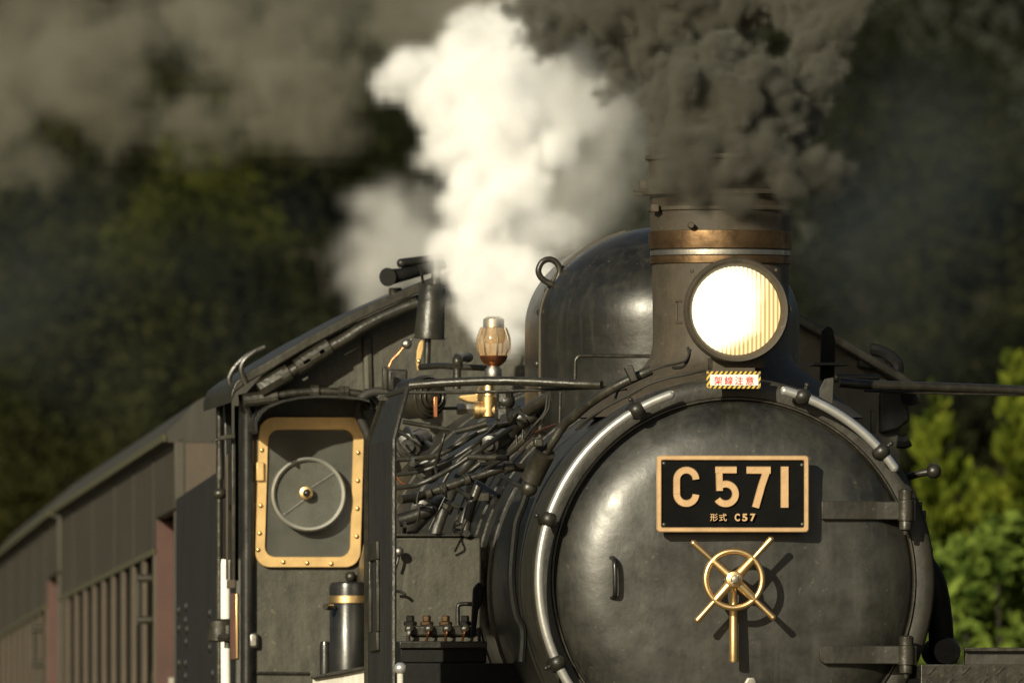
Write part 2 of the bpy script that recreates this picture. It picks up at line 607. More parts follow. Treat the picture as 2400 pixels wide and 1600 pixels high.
# door pull
a, b = Pz(z7, 490, 925, -.11), Pz(z7, 492, 1112, -.11)
mb = MB().tube([(a.x - .012, -.085, a.z + .012), (a.x, -.135, a.z + .004), (a.x + .002, -.16, a.z - .02), (b.x + .002, -.16, b.z + .02), (b.x, -.135, b.z - .002), (b.x - .012, -.085, b.z - .01)], .0095, 10)
finish('door_pull', mb, 'gloss', door)
# small dog nut at the bottom of the door
mb = MB().lathe(Pz(z7, 1219, 1572, -.16), (0, 1, 0), [(.016, 0), (.016, .03), (.024, .031), (.024, .06)], 6)
finish('door_nut', mb, 'steel', door)

# ---- brass hand wheel
hub = P(1689, 1331, -.275)
wheel = MB()
n = 56
ring = [hub + Vector((.1085 * math.cos(2 * math.pi * k / n), 0, .1085 * math.sin(2 * math.pi * k / n))) for k in range(n)]
wheel.tube(ring, .0122, 10, smooth=False, closed=True)
wheel = finish('hand_wheel', wheel, 'brass', loco)
for dx, dz in ((-218, 195), (197, 213), (-198, -220), (212, -205)):
    d = Vector((dx, 0, dz)).normalized()
    mb = MB().tube([hub + d * .02, hub + d * .045, hub + d * .075, hub + d * .105], .011, 10, rr=(.021, .0155))
    mb.tube([hub + d * .108, hub + d * .13, hub + d * .17, hub + d * .208], .0105, 10, rr=(.0100, .0128))
    mb.ball(hub + d * .208, .0128)
    finish('spoke', mb, 'brass', wheel)
mb = MB().lathe(hub + Vector((0, -.03, 0)), (0, 1, 0), [(.018, 0), (.030, .004), (.033, .012), (.033, .055), (.026, .06), (.022, .18)], 32)
finish('wheel_hub', mb, 'brass', wheel)
mb = MB().lathe(hub + Vector((0, -.052, 0)), (0, 1, 0), [(.004, -.002), (.013, 0), (.016, .006), (.016, .03)], 16)
mb.tube([hub + Vector((-.013, -.05, -.018)), hub + Vector((.012, -.05, .016))], .0025, 6)
finish('spindle_end', mb, 'steel', wheel)
tip = Pz(z7, 1126, 1462, -.205)
mb = MB().lathe(Vector((tip.x, -.205, tip.z)), (0, 0, 1), [(.0165, 0), (.018, .006), (.0175, .1), (.014, .24), (.013, hub.z - tip.z)], 18)
mb.lathe(Vector((hub.x, -.225, hub.z)), (0, 1, 0), [(.03, 0), (.03, .05)], 20)
finish('locking_lever', mb, 'brass', loco, smooth=50)

# ---- number plate
PY = -.215
def zrect(zx0, zy0, zx1, zy1, Y):
    a, b = Pz(z7, zx0, zy1, Y), Pz(z7, zx1, zy0, Y)
    return a.x, a.z, b.x, b.z
x0, q0, x1, q1 = zrect(720, 374, 1524, 778, PY)
mb = MB()
mb.box((x0 + .006, PY + .008, q0 + .006), (x1 - .006, PY + .045, q1 - .006))
plate = finish('number_plate', mb, 'plateblack', loco, .003)
fw = .0185
for zx, zy in ((800, 430), (1440, 430), (800, 720), (1440, 720)):
    q = Pz(z7, zx, zy, PY)
    finish('plate_stud', MB().cyl((q.x, PY + .04, q.z), (q.x, -.08, q.z), .016, 12), 'black', plate)
mb = MB()
def rrect(x0, z0, x1, z1, r, n=5):
    pts = []
    for cx, cz, a in ((x1 - r, z1 - r, 0), (x0 + r, z1 - r, 90), (x0 + r, z0 + r, 180), (x1 - r, z0 + r, 270)):
        for k in range(n + 1):
            t = math.radians(a + 90 * k / n)
            pts.append((cx + r * math.cos(t), cz + r * math.sin(t)))
    return pts
def frame_ring(mb, outer, inner, y0, y1, ch=.003):
    """a raised border with chamfered edges between two matching outlines"""
    def shrink(a, b, k):
        return [(p[0] + (q[0] - p[0]) * k, p[1] + (q[1] - p[1]) * k) for p, q in zip(a, b)]
    w = math.hypot(outer[0][0] - inner[0][0], outer[0][1] - inner[0][1])
    k = min(.3, ch / w)
    seq = [(outer, y1), (outer, y0 + ch), (shrink(outer, inner, k), y0), (shrink(outer, inner, 1 - k), y0), (inner, y0 + ch), (inner, y1)]
    mb.loft([[Vector((x, y, z)) for x, z in pts] for pts, y in seq], True, False)
frame_ring(mb, rrect(x0, q0, x1, q1, .014), rrect(x0 + fw, q0 + fw, x1 - fw, q1 - fw, .006), PY - .004, PY + .03, .004)
finish('plate_frame', mb, 'bronze', plate, smooth=30)

def letter(segs, zhalf):
    """segs: list of centre lines in zoom pixels -> raised bronze character"""
    mb = MB()
    for ks_, path in enumerate(segs):
        L, Rr = stroke2d(path, zhalf)
        dy = ks_ * .0009
        yb, yt, yc = PY + .012, PY - .003 - dy, PY + .002 - dy
        rings = []
        for l, r in zip(L, Rr):
            m = [(l[0] + (r[0] - l[0]) * t, l[1] + (r[1] - l[1]) * t) for t in (.0, .0, .1, .9, 1., 1.)]
            rings.append([Pz(z7, q[0], q[1], y) for q, y in zip(m, (yb, yc, yt, yt, yc, yb))])
        mb.loft(rings)
    return finish('raised_character', mb, 'bronze', plate, smooth=35)
def arc(cx, cy, rx, ry, a0, a1, n=20):
    return [(cx + rx * math.cos(math.radians(a0 + (a1 - a0) * k / n)), cy - ry * math.sin(math.radians(a0 + (a1 - a0) * k / n))) for k in range(n + 1)]
C_path = arc(877, 502, 51, 50, 2, 180, 16) + [(826, 540), (826, 576)] + arc(877, 576, 51, 52, 180, 356, 16)
letter([C_path], 20)
five = [[(1053, 560), (1050, 452)], [(1029, 451), (1142, 451)], [(1050, 541)] + arc(1085, 577, 52, 52, 118, -148, 26)]
letter(five, 20)
letter([[(1194, 452), (1322, 452)], [(1302, 455), (1276, 530), (1243, 648)]], 21)
letter([[(1397, 432), (1397, 648)]], 23)
for ch, zx in (('形', 1021), ('式', 1068), ('C', 1144), ('5', 1184), ('7', 1226)):
    cxp, cyp = z7(zx, 700)
    text_mesh('small_character', ch, 'bronze', plate, cxp, cyp, (40 if ord(ch) > 255 else 27) / 2.24 * .98, 40 / 2.24 * .98, PY + .004, .012, .035 if ord(ch) < 255 else .008)
for zx, zy in ((760, 416), (1490, 424), (760, 738), (1492, 736)):
    mb = MB().lathe(Pz(z7, zx, zy, PY + .004), (0, 1, 0), [(.004, 0), (.008, .002), (.008, .01)], 8)
    finish('plate_bolt', mb, 'black', plate)

# ---- bright handrails round the smokebox front
HC = P(1690, 1333, -.10)
HR = .752
def hp(deg, r=HR, y=0):
    return HC + Vector((r * math.cos(math.radians(deg)), y, r * math.sin(math.radians(deg))))
for a0, a1, knobs in ((109.2, 240, (120, 162, 205)), (75, 35, (69.5, 41))):
    N = 44
    pts = [hp(a0 + (a1 - a0) * k / N) for k in range(N + 1)]
    mb = MB().tube(pts, .018, 14, smooth=False)
    mb.ball(pts[0], .018)
    mb.ball(pts[-1], .018)
    rail = finish('front_handrail', mb, 'silver', loco)
    for kd in knobs:
        mb = MB().ball(hp(kd), .033, 16)
        mb.lathe(hp(kd, y=.02), (0, 1, 0), [(.017, 0), (.015, .045), (.03, .065), (.034, .1)], 18)
        d = (hp(kd) - HC).normalized()
        mb.tube([hp(kd) + d * .028, hp(kd) + d * .045], .007, 6, smooth=False)
        mb.ball(hp(kd) + d * .047, .01, 8)
        finish('handrail_knob', mb, 'black', rail, smooth=50)

# ---- chimney
YC = .82
cc = P(1658, 0, YC)
def cz(py):
    return CZ + (YV - py) / S(YC)
def chim(prof, name, mat, parent, n=72, smooth=35):
    s = S(YC)
    mb = MB().lathe((cc.x, YC, 0), (0, 0, 1), [(hw / s, cz(py)) for hw, py in prof], n, cap=False)
    return finish(name, mb, mat, parent, smooth=smooth)
chimney = chim([(330, 960), (275, 915), (232, 880), (200, 858), (178, 842), (164, 822), (157, 795), (156, 770), (158, 606), (162, 500), (163, 478), (164, 440), (166, 436), (166, 362), (160, 356), (146, 356), (144, 420), (140, 600)], 'chimney', 'chimney', loco)
chim([(161, 572), (164.5, 571), (165.5, 560), (166, 540), (165.5, 531), (161, 530)], 'copper_band', 'copper', chimney)
chim([(160, 606), (163, 605), (163.4, 597), (163, 589), (160, 588)], 'copper_band', 'copper', chimney)
chim([(160, 587), (162, 586), (162.2, 580), (162, 575), (160, 574)], 'steel_band', 'steel', chimney)
chim([(162, 484), (168, 483), (169, 478), (168, 474), (162, 473)], 'rim_bead', 'chimney', chimney)
chim([(165, 447), (183, 446), (184, 441), (184, 438), (183, 436), (165, 435)], 'chimney_flange', 'chimney', chimney)
chim([(165, 366), (174, 365), (175, 359), (174, 355), (165, 354)], 'rim_bead', 'chimney', chimney)
for zx0, zx1, zy0, zy1 in ((40, 210, 500, 525), (52, 205, 550, 572), (105, 190, 395, 500), (1960, 2085, 512, 540), (1890, 1955, 400, 500), (240, 330, 670, 760)):
    a, b = zc(zx0, zy0), zc(zx1, zy1)
    mb = MB().pbox(a[0], a[1], b[0], b[1], YC - .03 if zx0 != 240 else YC - .165, .06)
    finish('chimney_clamp', mb, 'chimney', chimney, .004)
a = Pz(zc, 697, 912, YC - .272)
finish('chimney_eye', MB().lathe(a, (0, 1, 0), [(.004, -.012), (.010, -.012), (.013, 0), (.012, .03)], 14), 'chimney', chimney)

# ---- headlamp
LY = .17
lc = P(1695, 712, LY)
s = S(LY)
def lp(px):
    return px / s
mb = MB().lathe(lc, (0, 1, 0), [(lp(116), .02), (lp(118), .03), (lp(119), .06), (lp(112), .07), (lp(108), .22), (lp(92), .30), (lp(66), .33), (.001, .34)], 72, cap=False)
head = finish('headlamp', mb, 'chimney', loco, smooth=45)
mb = MB().lathe(lc, (0, 1, 0), [(lp(101), .04), (lp(103), .01), (lp(106), -.016), (lp(111), -.032), (lp(117), -.034), (lp(121.5), -.02), (lp(123), .0), (lp(121), .018), (lp(115), .024)], 72, cap=False)
finish('lamp_rim', mb, 'chimney', head, smooth=60)
mb = MB()
LR = lp(103.5)
NX, NZ = 132, 40
vs, fs = [], []
for i in range(NX + 1):
    x = -LR + 2 * LR * i / NX
    h = math.sqrt(max(LR * LR - x * x, 0))
    for j in range(NZ + 1):
        z = -h + 2 * h * j / NZ
        rr = (x * x + z * z) / (LR * LR)
        vs.append(lc + Vector((x, .012 + .014 * rr - .0035 * (.5 + .5 * math.sin(2 * math.pi * x / .0165)), z)))
for i in range(NX):
    for j in range(NZ):
        o = i * (NZ + 1) + j
        fs.append((o, o + NZ + 1, o + NZ + 2, o + 1))
mb.add(vs, fs)
finish('lamp_lens', mb, 'lens', head, smooth=80)
for zx, zy, w, h in ((1335, 418, 20, 26), (1955, 412, 20, 26), (2062, 700, 10, 40)):
    a = z6(zx, zy)
    finish('lamp_clip', MB().pbox(a[0] - w / 6.4, a[1] - h / 6.4, a[0] + w / 6.4, a[1] + h / 6.4, LY - .012, .05), 'chimney', head, .003)
pipe('lamp_hinge', z6, [(1218, 645, LY + .02), (1218, 800, LY + .02)], 7, 'chimney', head, 8)
for zy in (640, 800):
    pipe('lamp_hinge', z6, [(1208, zy, LY + .01), (1262, zy, LY + .01)], 9, 'chimney', head, 8)
mb = MB().pbox(1640, 818, 1760, 846, LY + .06, .25)
finish('lamp_bracket', mb, 'chimney', head, .006)
# conduit and cable below the lamp
pipe('lamp_cable', z6, [(1300, 985, .28), (1310, 1040, .25), (1270, 1120, .22), (1190, 1135, .2)], 12, 'hose', head)
pipe('lamp_cable', z6, [(1320, 1000, .26), (1290, 1075, .22), (1230, 1100, .2), (1130, 1120, .18), (1030, 1150, .18)], 9, 'hose', head)

# ---- overhead-wire warning sign
SY = -.125
x0_, y0_ = z6(1440, 1158)
x1_, y1_ = z6(1840, 1286)
sign = finish('warning_sign', MB().pbox(x0_, y0_, x1_, y1_, SY, .006), 'hazard', loco, .0015)
xa, ya = z6(1464, 1182)
xb, yb_ = z6(1822, 1262)
finish('sign_panel', MB().pbox(xa, ya, xb, yb_, SY - .002, .0015), 'white', sign)
for ch, zx in (('架', 1525), ('線', 1602), ('注', 1678), ('意', 1757)):
    cxp, cyp = z6(zx, 1226)
    text_mesh('sign_character', ch, 'red', sign, cxp, cyp, 60 / 3.2, 62 / 3.2, SY - .0035, .001, .003)
for zx, zy in ((1452, 1170), (1832, 1172), (1452, 1276), (1830, 1274)):
    finish('sign_screw', MB().lathe(Pz(z6, zx, zy, SY - .004), (0, 1, 0), [(.003, 0), (.0055, .002), (.0055, .006)], 8), 'brass', sign)
a, b = P(1640, 846, SY), P(1738, 856, SY)
finish('sign_bracket', MB().box((a.x, SY + .007, b.z - .02), (b.x, SY + .03, a.z + .004)).box((a.x, SY + .02, a.z - .012), (b.x, LY + .1, a.z)), 'chimney', sign, .002)

# ---- dome: a stadium-shaped casing with a rounded top
def stadium(cx, yf, yr, rad, z, n=28):
    pts = []
    for k in range(n + 1):
        t = math.pi + math.pi * k / n
        pts.append(Vector((cx + rad * math.cos(t), yf + rad * math.sin(t), z)))
    for k in range(n + 1):
        t = math.pi * k / n
        pts.append(Vector((cx + rad * math.cos(t), yr + rad * math.sin(t), z)))
    return pts
DR, DYF, DYR = .512, 3.05, 3.95
zb0, ztop = ZC + .45, P(0, 518, 3.0).z
rings = []
for z in (zb0, ZC + .72, ZC + .8, ZC + .9, ZC + 1.0, ZC + 1.06):
    rings.append(stadium(0, DYF, DYR, DR, z))
zs = ZC + 1.06
for k in range(1, 25):
    t = math.radians(90 * k / 24)
    rings.append(stadium(0, DYF, DYR, max(DR - DR * (1 - math.cos(t)) * .98, .004), zs + (ztop - zs) * math.sin(t)))
dome = finish('dome_casing', MB().loft(rings), 'dome', loco, smooth=60)
# seam flange along the left flank of the dome
seam = []
for z in [ZC + .5 + k * .06 for k in range(10)]:
    seam.append(Vector((-DR - .002, DYF + .05, z)))
for k in range(1, 20):
    t = math.radians(90 * k / 24)
    seam.append(Vector((-(DR - DR * (1 - math.cos(t)) * .98) - .003, DYF + .05, zs + (ztop - zs) * math.sin(t))))
finish('dome_seam', MB().tube(seam, .008, 8, smooth=False), 'chimney', dome)
# lifting loop
lpth = [(240, 735), (265, 690), (300, 590), (330, 500), (352, 430), (340, 375), (300, 340), (255, 338), (215, 365), (195, 420), (215, 470), (260, 505), (300, 520)]
mbp = [Pz(z6, x, y, 3.02) for x, y in lpth]
finish('lifting_loop', MB().tube(mbp, .0125, 10), 'pipe', dome)
for zx, zy in ((265, 575), (240, 660), (208, 725), (190, 1105)):
    finish('dome_bolt', MB().ball(Pz(z6, zx, zy, 3.3), .016, 10), 'pipe', dome)
pipe('dome_grab_rail', z6, [(466, 1230, 2.2), (468, 1120, 2.2), (472, 1075, 2.2), (500, 1047, 2.2), (560, 1045, 2.2), (800, 1047, 2.2), (1060, 1047, 2.2)], 14, 'pipe', dome)

# ---- smoke deflectors, bent inwards at the top
def deflector(sgn):
    # cross-section of the plate: (distance from the axis, height)
    xo = abs(P(903, 1274, -.28).x)
    zt = [(xo - .058, P(0, 893, -.28).z), (xo, P(0, 1009, -.28).z), (xo, 1.55)]
    mb = MB()
    rings = []
    for (x, z), (yf, yr) in zip(zt, ((-.18, 1.02), (-.28, 1.16), (-.28, 1.16))):
        rings.append([Vector((sgn * x, yf, z)), Vector((sgn * x, yr, z)), Vector((sgn * (x - .008), yr, z)), Vector((sgn * (x - .008), yf, z))])
    mb.loft(rings)
    dfl = finish('smoke_deflector', mb, 'deflector', loco, smooth=0)
    pts = [Vector((sgn * x, y, z)) for (x, z), y in zip(zt, (-.18, -.28, -.28))]
    finish('front_beading', MB().tube([p + Vector((0, -.004, 0)) for p in pts], .011, 8, smooth=False), 'pipe', dfl)
    pts = [Vector((sgn * (x + .006), y, z)) for (x, z), y in zip(zt, (1.02, 1.16, 1.16))]
    finish('rear_beading', MB().tube(pts, .012, 8, smooth=False), 'pipe', dfl)
    p0, p1 = Vector((sgn * (zt[0][0]), -.18, zt[0][1])), Vector((sgn * zt[0][0], 1.02, zt[0][1]))
    finish('top_beading', MB().tube([p0, p1], .012, 8), 'pipe', dfl)
    if sgn < 0:
        zt_, zb_ = Pz(z3, 0, 575, .7).z, Pz(z3, 0, 1345, .7).z
        for y0, y1, za_, zb2 in ((.5, 1.0, zt_ - .07, zt_), (.5, 1.0, zb_, zb_ + .07), (.5, .56, zb_ + .071, zt_ - .071), (.94, 1.0, zb_ + .071, zt_ - .071)):
            finish('plate_pocket', MB().box((-xo - .014, y0, za_), (-xo - .001, y1, zb2)), 'pipe', dfl, .003)
    return dfl
deflector(-1)
deflector(1)
# gusset at the top of the deflector where the stay is bolted
a = Pz(z4, 125, 420, .9)
mb = MB().pbox(*z4(110, 392), *z4(272, 440), .92, .02)
finish('stay_gusset', mb, 'pipe', loco, .003)
# stays between deflectors and smokebox
pipe('deflector_stay', z4, [(345, 325, .95), (640, 302, .9), (1050, 290, .85), (1568, 312, .75), (1760, 318, .7)], 33, 'pipe', loco, 12)
pipe('stay_rod', z4, [(330, 378, .95), (900, 372, .9), (1568, 345, .8), (1800, 338, .75)], 12, 'pipe', loco, 8)
pipe('deflector_stay', z8, [(300, 340, .8), (430, 350, .82), (700, 358, .9), (920, 366, .95), (1200, 378, 1.0)], 20, 'pipe', loco, 12)
pipe('stay_rod', z8, [(400, 374, .85), (700, 384, .9), (1200, 392, 1.0)], 5, 'pipe', loco, 8)
# ---- right-hand fittings behind the smokebox
pipe('lamp_iron', z8, [(560, 735, .35), (620, 715, .3), (670, 705, .28)], 15, 'black', loco, 10)
finish('lamp_iron_ball', MB().ball(Pz(z8, 688, 703, .28), .030).tube([Pz(z8, 676, 690, .28), Pz(z8, 673, 668, .28)], .006, 6), 'black', loco)
mb = MB()
pts = [Pz(z8, x, y, .28) for x, y in ((218, 420), (218, 365), (240, 325), (278, 318), (274, 430))]
mb.prism([(p.x, p.z) for p in pts][::-1], .28, .30)
finish('stay_plate', mb, 'smokebox', loco, .003)
finish('side_plate', MB().pbox(*z8(430, 455), *z8(447, 545), .9, .03), 'pipe', loco, .002)
mb = MB()
pts = [Pz(z8, x, y, 1.2) for x, y in ((222, 330), (228, 130), (250, 108), (272, 118), (284, 170), (280, 330))]
mb.prism([(p.x, p.z) for p in pts][::-1], 1.2, 1.24)
finish('splash_plate', mb, 'dark', loco, .003)
finish('step_plate', MB().pbox(*z8(195, 258), *z8(340, 270), 1.0, .25), 'pipe', loco, .002)
finish('valve_cover', MB().pbox(*z8(280, 305), *z8(470, 332), 2.4, .4), 'pipe', loco, .01)
# dark gear on the right flank of the smokebox, seen past the ring
mb = MB().tube([Pz(z8, 640, 1080, .9), Pz(z8, 690, 1170, .9), Pz(z8, 715, 1330, .9), Pz(z8, 720, 1480, .9)], .05, 10)
finish('flank_pipe', mb, 'dark', loco)
mb = MB().lathe(Pz(z8, 742, 1440, .8), (0, 1, 0), [(.05, 0), (.055, .01), (.055, .5)], 20)
finish('flank_valve', mb, 'black', loco)
for zx, zy in ((640, 850), (655, 885)):
    finish('smokebox_lug', MB().pbox(*z8(zx - 14, zy - 22), *z8(zx + 2, zy + 14), .25, .06), 'black', smokebox, .004)
# running boards with chequered tread
def running_board(sgn):
    x0_, x1_ = sgn * .70, sgn * 1.36
    a, b = min(x0_, x1_), max(x0_, x1_)
    zt = P(0, 1532, .4).z
    rb = finish('running_board', MB().box((a, -.2, zt - .05), (b, 8.0, zt)), 'black', loco, .004)
    finish('board_valance', MB().box((a, -.25, zt - .33), (b, -.205, zt + .004)), 'pipe', rb, .003)
    dash = finish('tread_bar', MB().box((-.022, -.256, -.003), (.022, -.249, .003)), 'pipe', None)
    dash.rotation_euler = (0, .7, 0)
    COL.objects.unlink(dash)
    k = 0
    for i in range(10):
        for j in range(4):
            o = share('tread_bar', dash, (a + .04 + i * .066, -.252, zt - .02 - j * .045), rb)
            o.rotation_euler = (0, .75 if (i + j) % 2 else -.75, 0)
    return rb
running_board(1)
pipe('board_rail', z8, [(735, 1490, .25), (760, 1506, .25), (900, 1508, .25), (1060, 1510, .25)], 4, 'pipe', loco, 8)
finish('board_toe_plate', MB().pbox(*z8(815, 1425), *z8(1070, 1500), .3, .03), 'smokebox', loco, .004)
finish('toe_plate_lip', MB().pbox(*z8(815, 1424), *z8(1070, 1440), .27, .03), 'pipe', loco, .003)
# bright ball-topped post beside the front footplate
mb = MB().ball(Pz(z5, 303, 1455, -.5), .0245, 20)
finish('marker_ball', mb, 'silver', loco)
finish('marker_post', MB().tube([Pz(z5, 303, 1490, -.5), Pz(z5, 303, 1900, -.5)], .0125, 12), 'whiteworn', loco)

# ---- whistle and its valve
WY = 4.4
wl = [Pz(za, 1085, 1076, WY), Pz(za, 1085, 806, WY)]
k = .98 / 3.92 / S(WY)
cup = MB().lathe(Pz(za, 1085, 1165, WY), (0, 0, 1), [(40 * k, -10 * k), (60 * k, 0), (95 * k, 25 * k), (120 * k, 55 * k), (130 * k, 92 * k), (122 * k, 94 * k), (100 * k, 80 * k)], 32)
whistle = finish('whistle_cup', cup, 'copper_pipe', loco)
M['whistleglass'] = metal('whistle_bell_brass', (.90, .74, .50), (.6, .44, .27), (.2, .35), .05, 10)
finish('whistle_bell', MB().lathe(Pz(za, 1085, 960, WY), (0, 0, 1), [(75 * k, 0), (95 * k, 2 * k), (108 * k, 60 * k), (112 * k, 145 * k), (108 * k, 150 * k), (98 * k, 152 * k), (96 * k, 225 * k), (60 * k, 250 * k)], 32), 'whistleglass', whistle)
for a in range(8):
    t = 2 * math.pi * a / 8 + .15
    pts = []
    for h, r in ((1076, 125), (1020, 150), (960, 156), (900, 150), (815, 118)):
        c = Pz(za, 1085, h, WY)
        pts.append(c + Vector((math.cos(t), math.sin(t), 0)) * r * k)
    finish('whistle_rib', MB().tube(pts, 7 * k, 6), 'whistleglass', whistle)
finish('whistle_globe', MB().lathe(Pz(za, 1085, 1076, WY), (0, 0, 1), [(118 * k, 0), (142 * k, 50 * k), (150 * k, 110 * k), (146 * k, 170 * k), (126 * k, 240 * k), (110 * k, 262 * k)], 36, cap=False), 'globe', whistle)
finish('whistle_stem', MB().lathe(Pz(za, 1082, 1290, WY), (0, 0, 1), [(70 * k, 0), (78 * k, 20 * k), (78 * k, 90 * k), (50 * k, 125 * k), (45 * k, 140 * k)], 24), 'steel', whistle, smooth=50)
finish('whistle_valve_body', MB().lathe(Pz(z4, 925, 560, WY), (0, 0, 1), [(30 * k * 1.25, 0), (60 * k * 1.25, 10 * k), (64 * k * 1.25, 190 * k), (50 * k * 1.25, 200 * k), (44 * k * 1.25, 300 * k)], 24), 'brass', whistle)
b0 = Pz(z4, 830, 505, WY)
finish('whistle_valve_end', MB().lathe(b0, (1, 0, 0), [(70 * k, -20 * k), (82 * k, -15 * k), (82 * k, 30 * k), (72 * k, 34 * k), (72 * k, 170 * k)], 24), 'brass', whistle, smooth=35)
for zx0, zx1, r in ((690, 755, 52), (760, 828, 46)):
    a = Pz(z4, zx0, 498, WY)
    b = Pz(z4, zx1, 498, WY)
    finish('union_nut', MB().lathe(a, b - a, [(r * k, 0), (r * k * 1.12, .006), (r * k * 1.12, (b - a).length - .006), (r * k, (b - a).length)], 6), 'steel', whistle, smooth=20)
pipe('valve_rod', z4, [(580, 492, WY), (700, 492, WY)], 13, 'pipe', whistle, 8)
mb = MB()
pts = [Pz(z4, x, y, WY + .4) for x, y in ((710, 418), (712, 398), (830, 388), (870, 330), (960, 330), (960, 420), (880, 430), (820, 452), (770, 446))]
mb.prism([(p.x, p.z) for p in pts][::-1], WY + .4, WY + .5)
finish('brass_bracket', mb, 'brasspaint', loco, .01)

# ---- turbo generator with ribbed end cover
GY = 4.2
gc = Pz(z4, 470, 410, GY)
k4 = .98 / 3.136 / S(GY)
gax = Vector((.55, -.83, .05))
gen = finish('turbo_generator', MB().lathe(gc - gax * -.02, -gax, [(20 * k4, -60 * k4), (45 * k4, -60 * k4), (50 * k4, -35 * k4), (95 * k4, -30 * k4), (100 * k4, -10 * k4), (130 * k4, 0), (160 * k4, 20 * k4), (165 * k4, 60 * k4), (150 * k4, 80 * k4), (150 * k4, 260 * k4), (120 * k4, 300 * k4)], 40), 'pipe', loco, smooth=35)
for rr_, hh in ((138, .012), (108, -.004), (78, -.012)):
    finish('cover_rib', MB().lathe(gc - gax * -.02, -gax, [(rr_ * k4, hh - .012), ((rr_ + 7) * k4, hh - .016), ((rr_ + 14) * k4, hh - .010), ((rr_ + 15) * k4, hh + .02)], 36, cap=False), 'pipe', gen)
finish('generator_tab', MB().pbox(*z4(518, 405), *z4(550, 560), GY - .25, .03), 'copper_pipe', gen, .003)

# ---- tall exhaust drum before the cab and the horns on the cab roof
EY = 7.4
ke = .98 / 3.92 / S(EY)
ax = Vector((28, 0, 505)).normalized()
drum = finish('exhaust_drum', MB().lathe(Pz(za, 490, 920, EY), ax, [(120 * ke, 0), (148 * ke, 3 * ke), (148 * ke, 12 * ke), (140 * ke, 16 * ke), (118 * ke, 495 * ke), (110 * ke, 505 * ke)], 36), 'pipe', loco, smooth=40)
finish('drum_pipe', MB().tube([Pz(za, 548, 430, EY), Pz(za, 560, 150, EY)], 44 * ke, 14), 'black', drum)
finish('drum_pipe', MB().tube([Pz(za, 478, 900, EY), Pz(za, 468, 1190, EY)], 30 * ke, 12), 'black', drum)
finish('drum_lever', MB().tube([Pz(za, 435, 410, EY), Pz(za, 405, 240, EY - .05)], 14 * ke, 8), 'black', drum)
mb = MB()
pts = [Pz(za, x, y, EY - .3) for x, y in ((415, 928), (440, 932), (438, 1010), (418, 1090), (405, 1208), (380, 1212), (370, 1130), (375, 1030), (395, 960))]
mb.prism([(p.x, p.z) for p in pts], EY - .3, EY - .27)
finish('brass_shield', mb, 'brasspaint', drum, .004)
finish('shield_screw', MB().ball(Pz(za, 395, 1122, EY - .31), .010, 8), 'brass', drum)
CY_ = 8.2
horn1 = MB().tube([Pz(za, 232, 222, CY_ - .1), Pz(za, 400, 200, CY_ - .05), Pz(za, 600, 170, CY_)], 44 * ke, 16, rr=(44 * ke, 40 * ke))
horn1.ball(Pz(za, 232, 222, CY_ - .1), 44 * ke)
finish('roof_horn', horn1, 'black', loco)
finish('roof_horn', MB().tube([Pz(za, 105, 350, CY_ - .15), Pz(za, 150, 345, CY_ - .12), Pz(za, 300, 315, CY_ - .1), Pz(za, 620, 235, CY_)], 60 * ke, 16, rr=(88 * ke, 45 * ke)), 'dark', loco)
finish('horn_post', MB().lathe(Pz(za, 178, 560, CY_), (0, 0, 1), [(64 * ke, 0), (62 * ke, 105 * ke), (55 * ke, 112 * ke)], 18), 'pipe', loco)
# copper pipe with union beside the drum
pipe('copper_pipe', za, [(118, 1175, 7.3), (150, 1110, 7.3), (200, 1060, 7.3), (250, 1000, 7.3)], 9, 'copper_pipe', loco, 8)
pipe('copper_pipe', za, [(250, 1000, 7.3), (330, 920, 7.3)], 11, 'pipe', loco, 8)
finish('pipe_union', MB().ball(Pz(za, 282, 965, 7.3), .022, 8), 'steel', loco)
# small junction box on the cab front
finish('junction_box', MB().pbox(*za(110, 1200), *za(290, 1400), 7.9, .12), 'black', loco, .008)
finish('junction_bar', MB().pbox(*za(62, 1175), *za(105, 1385), 7.75, .06), 'pipe', loco, .004)

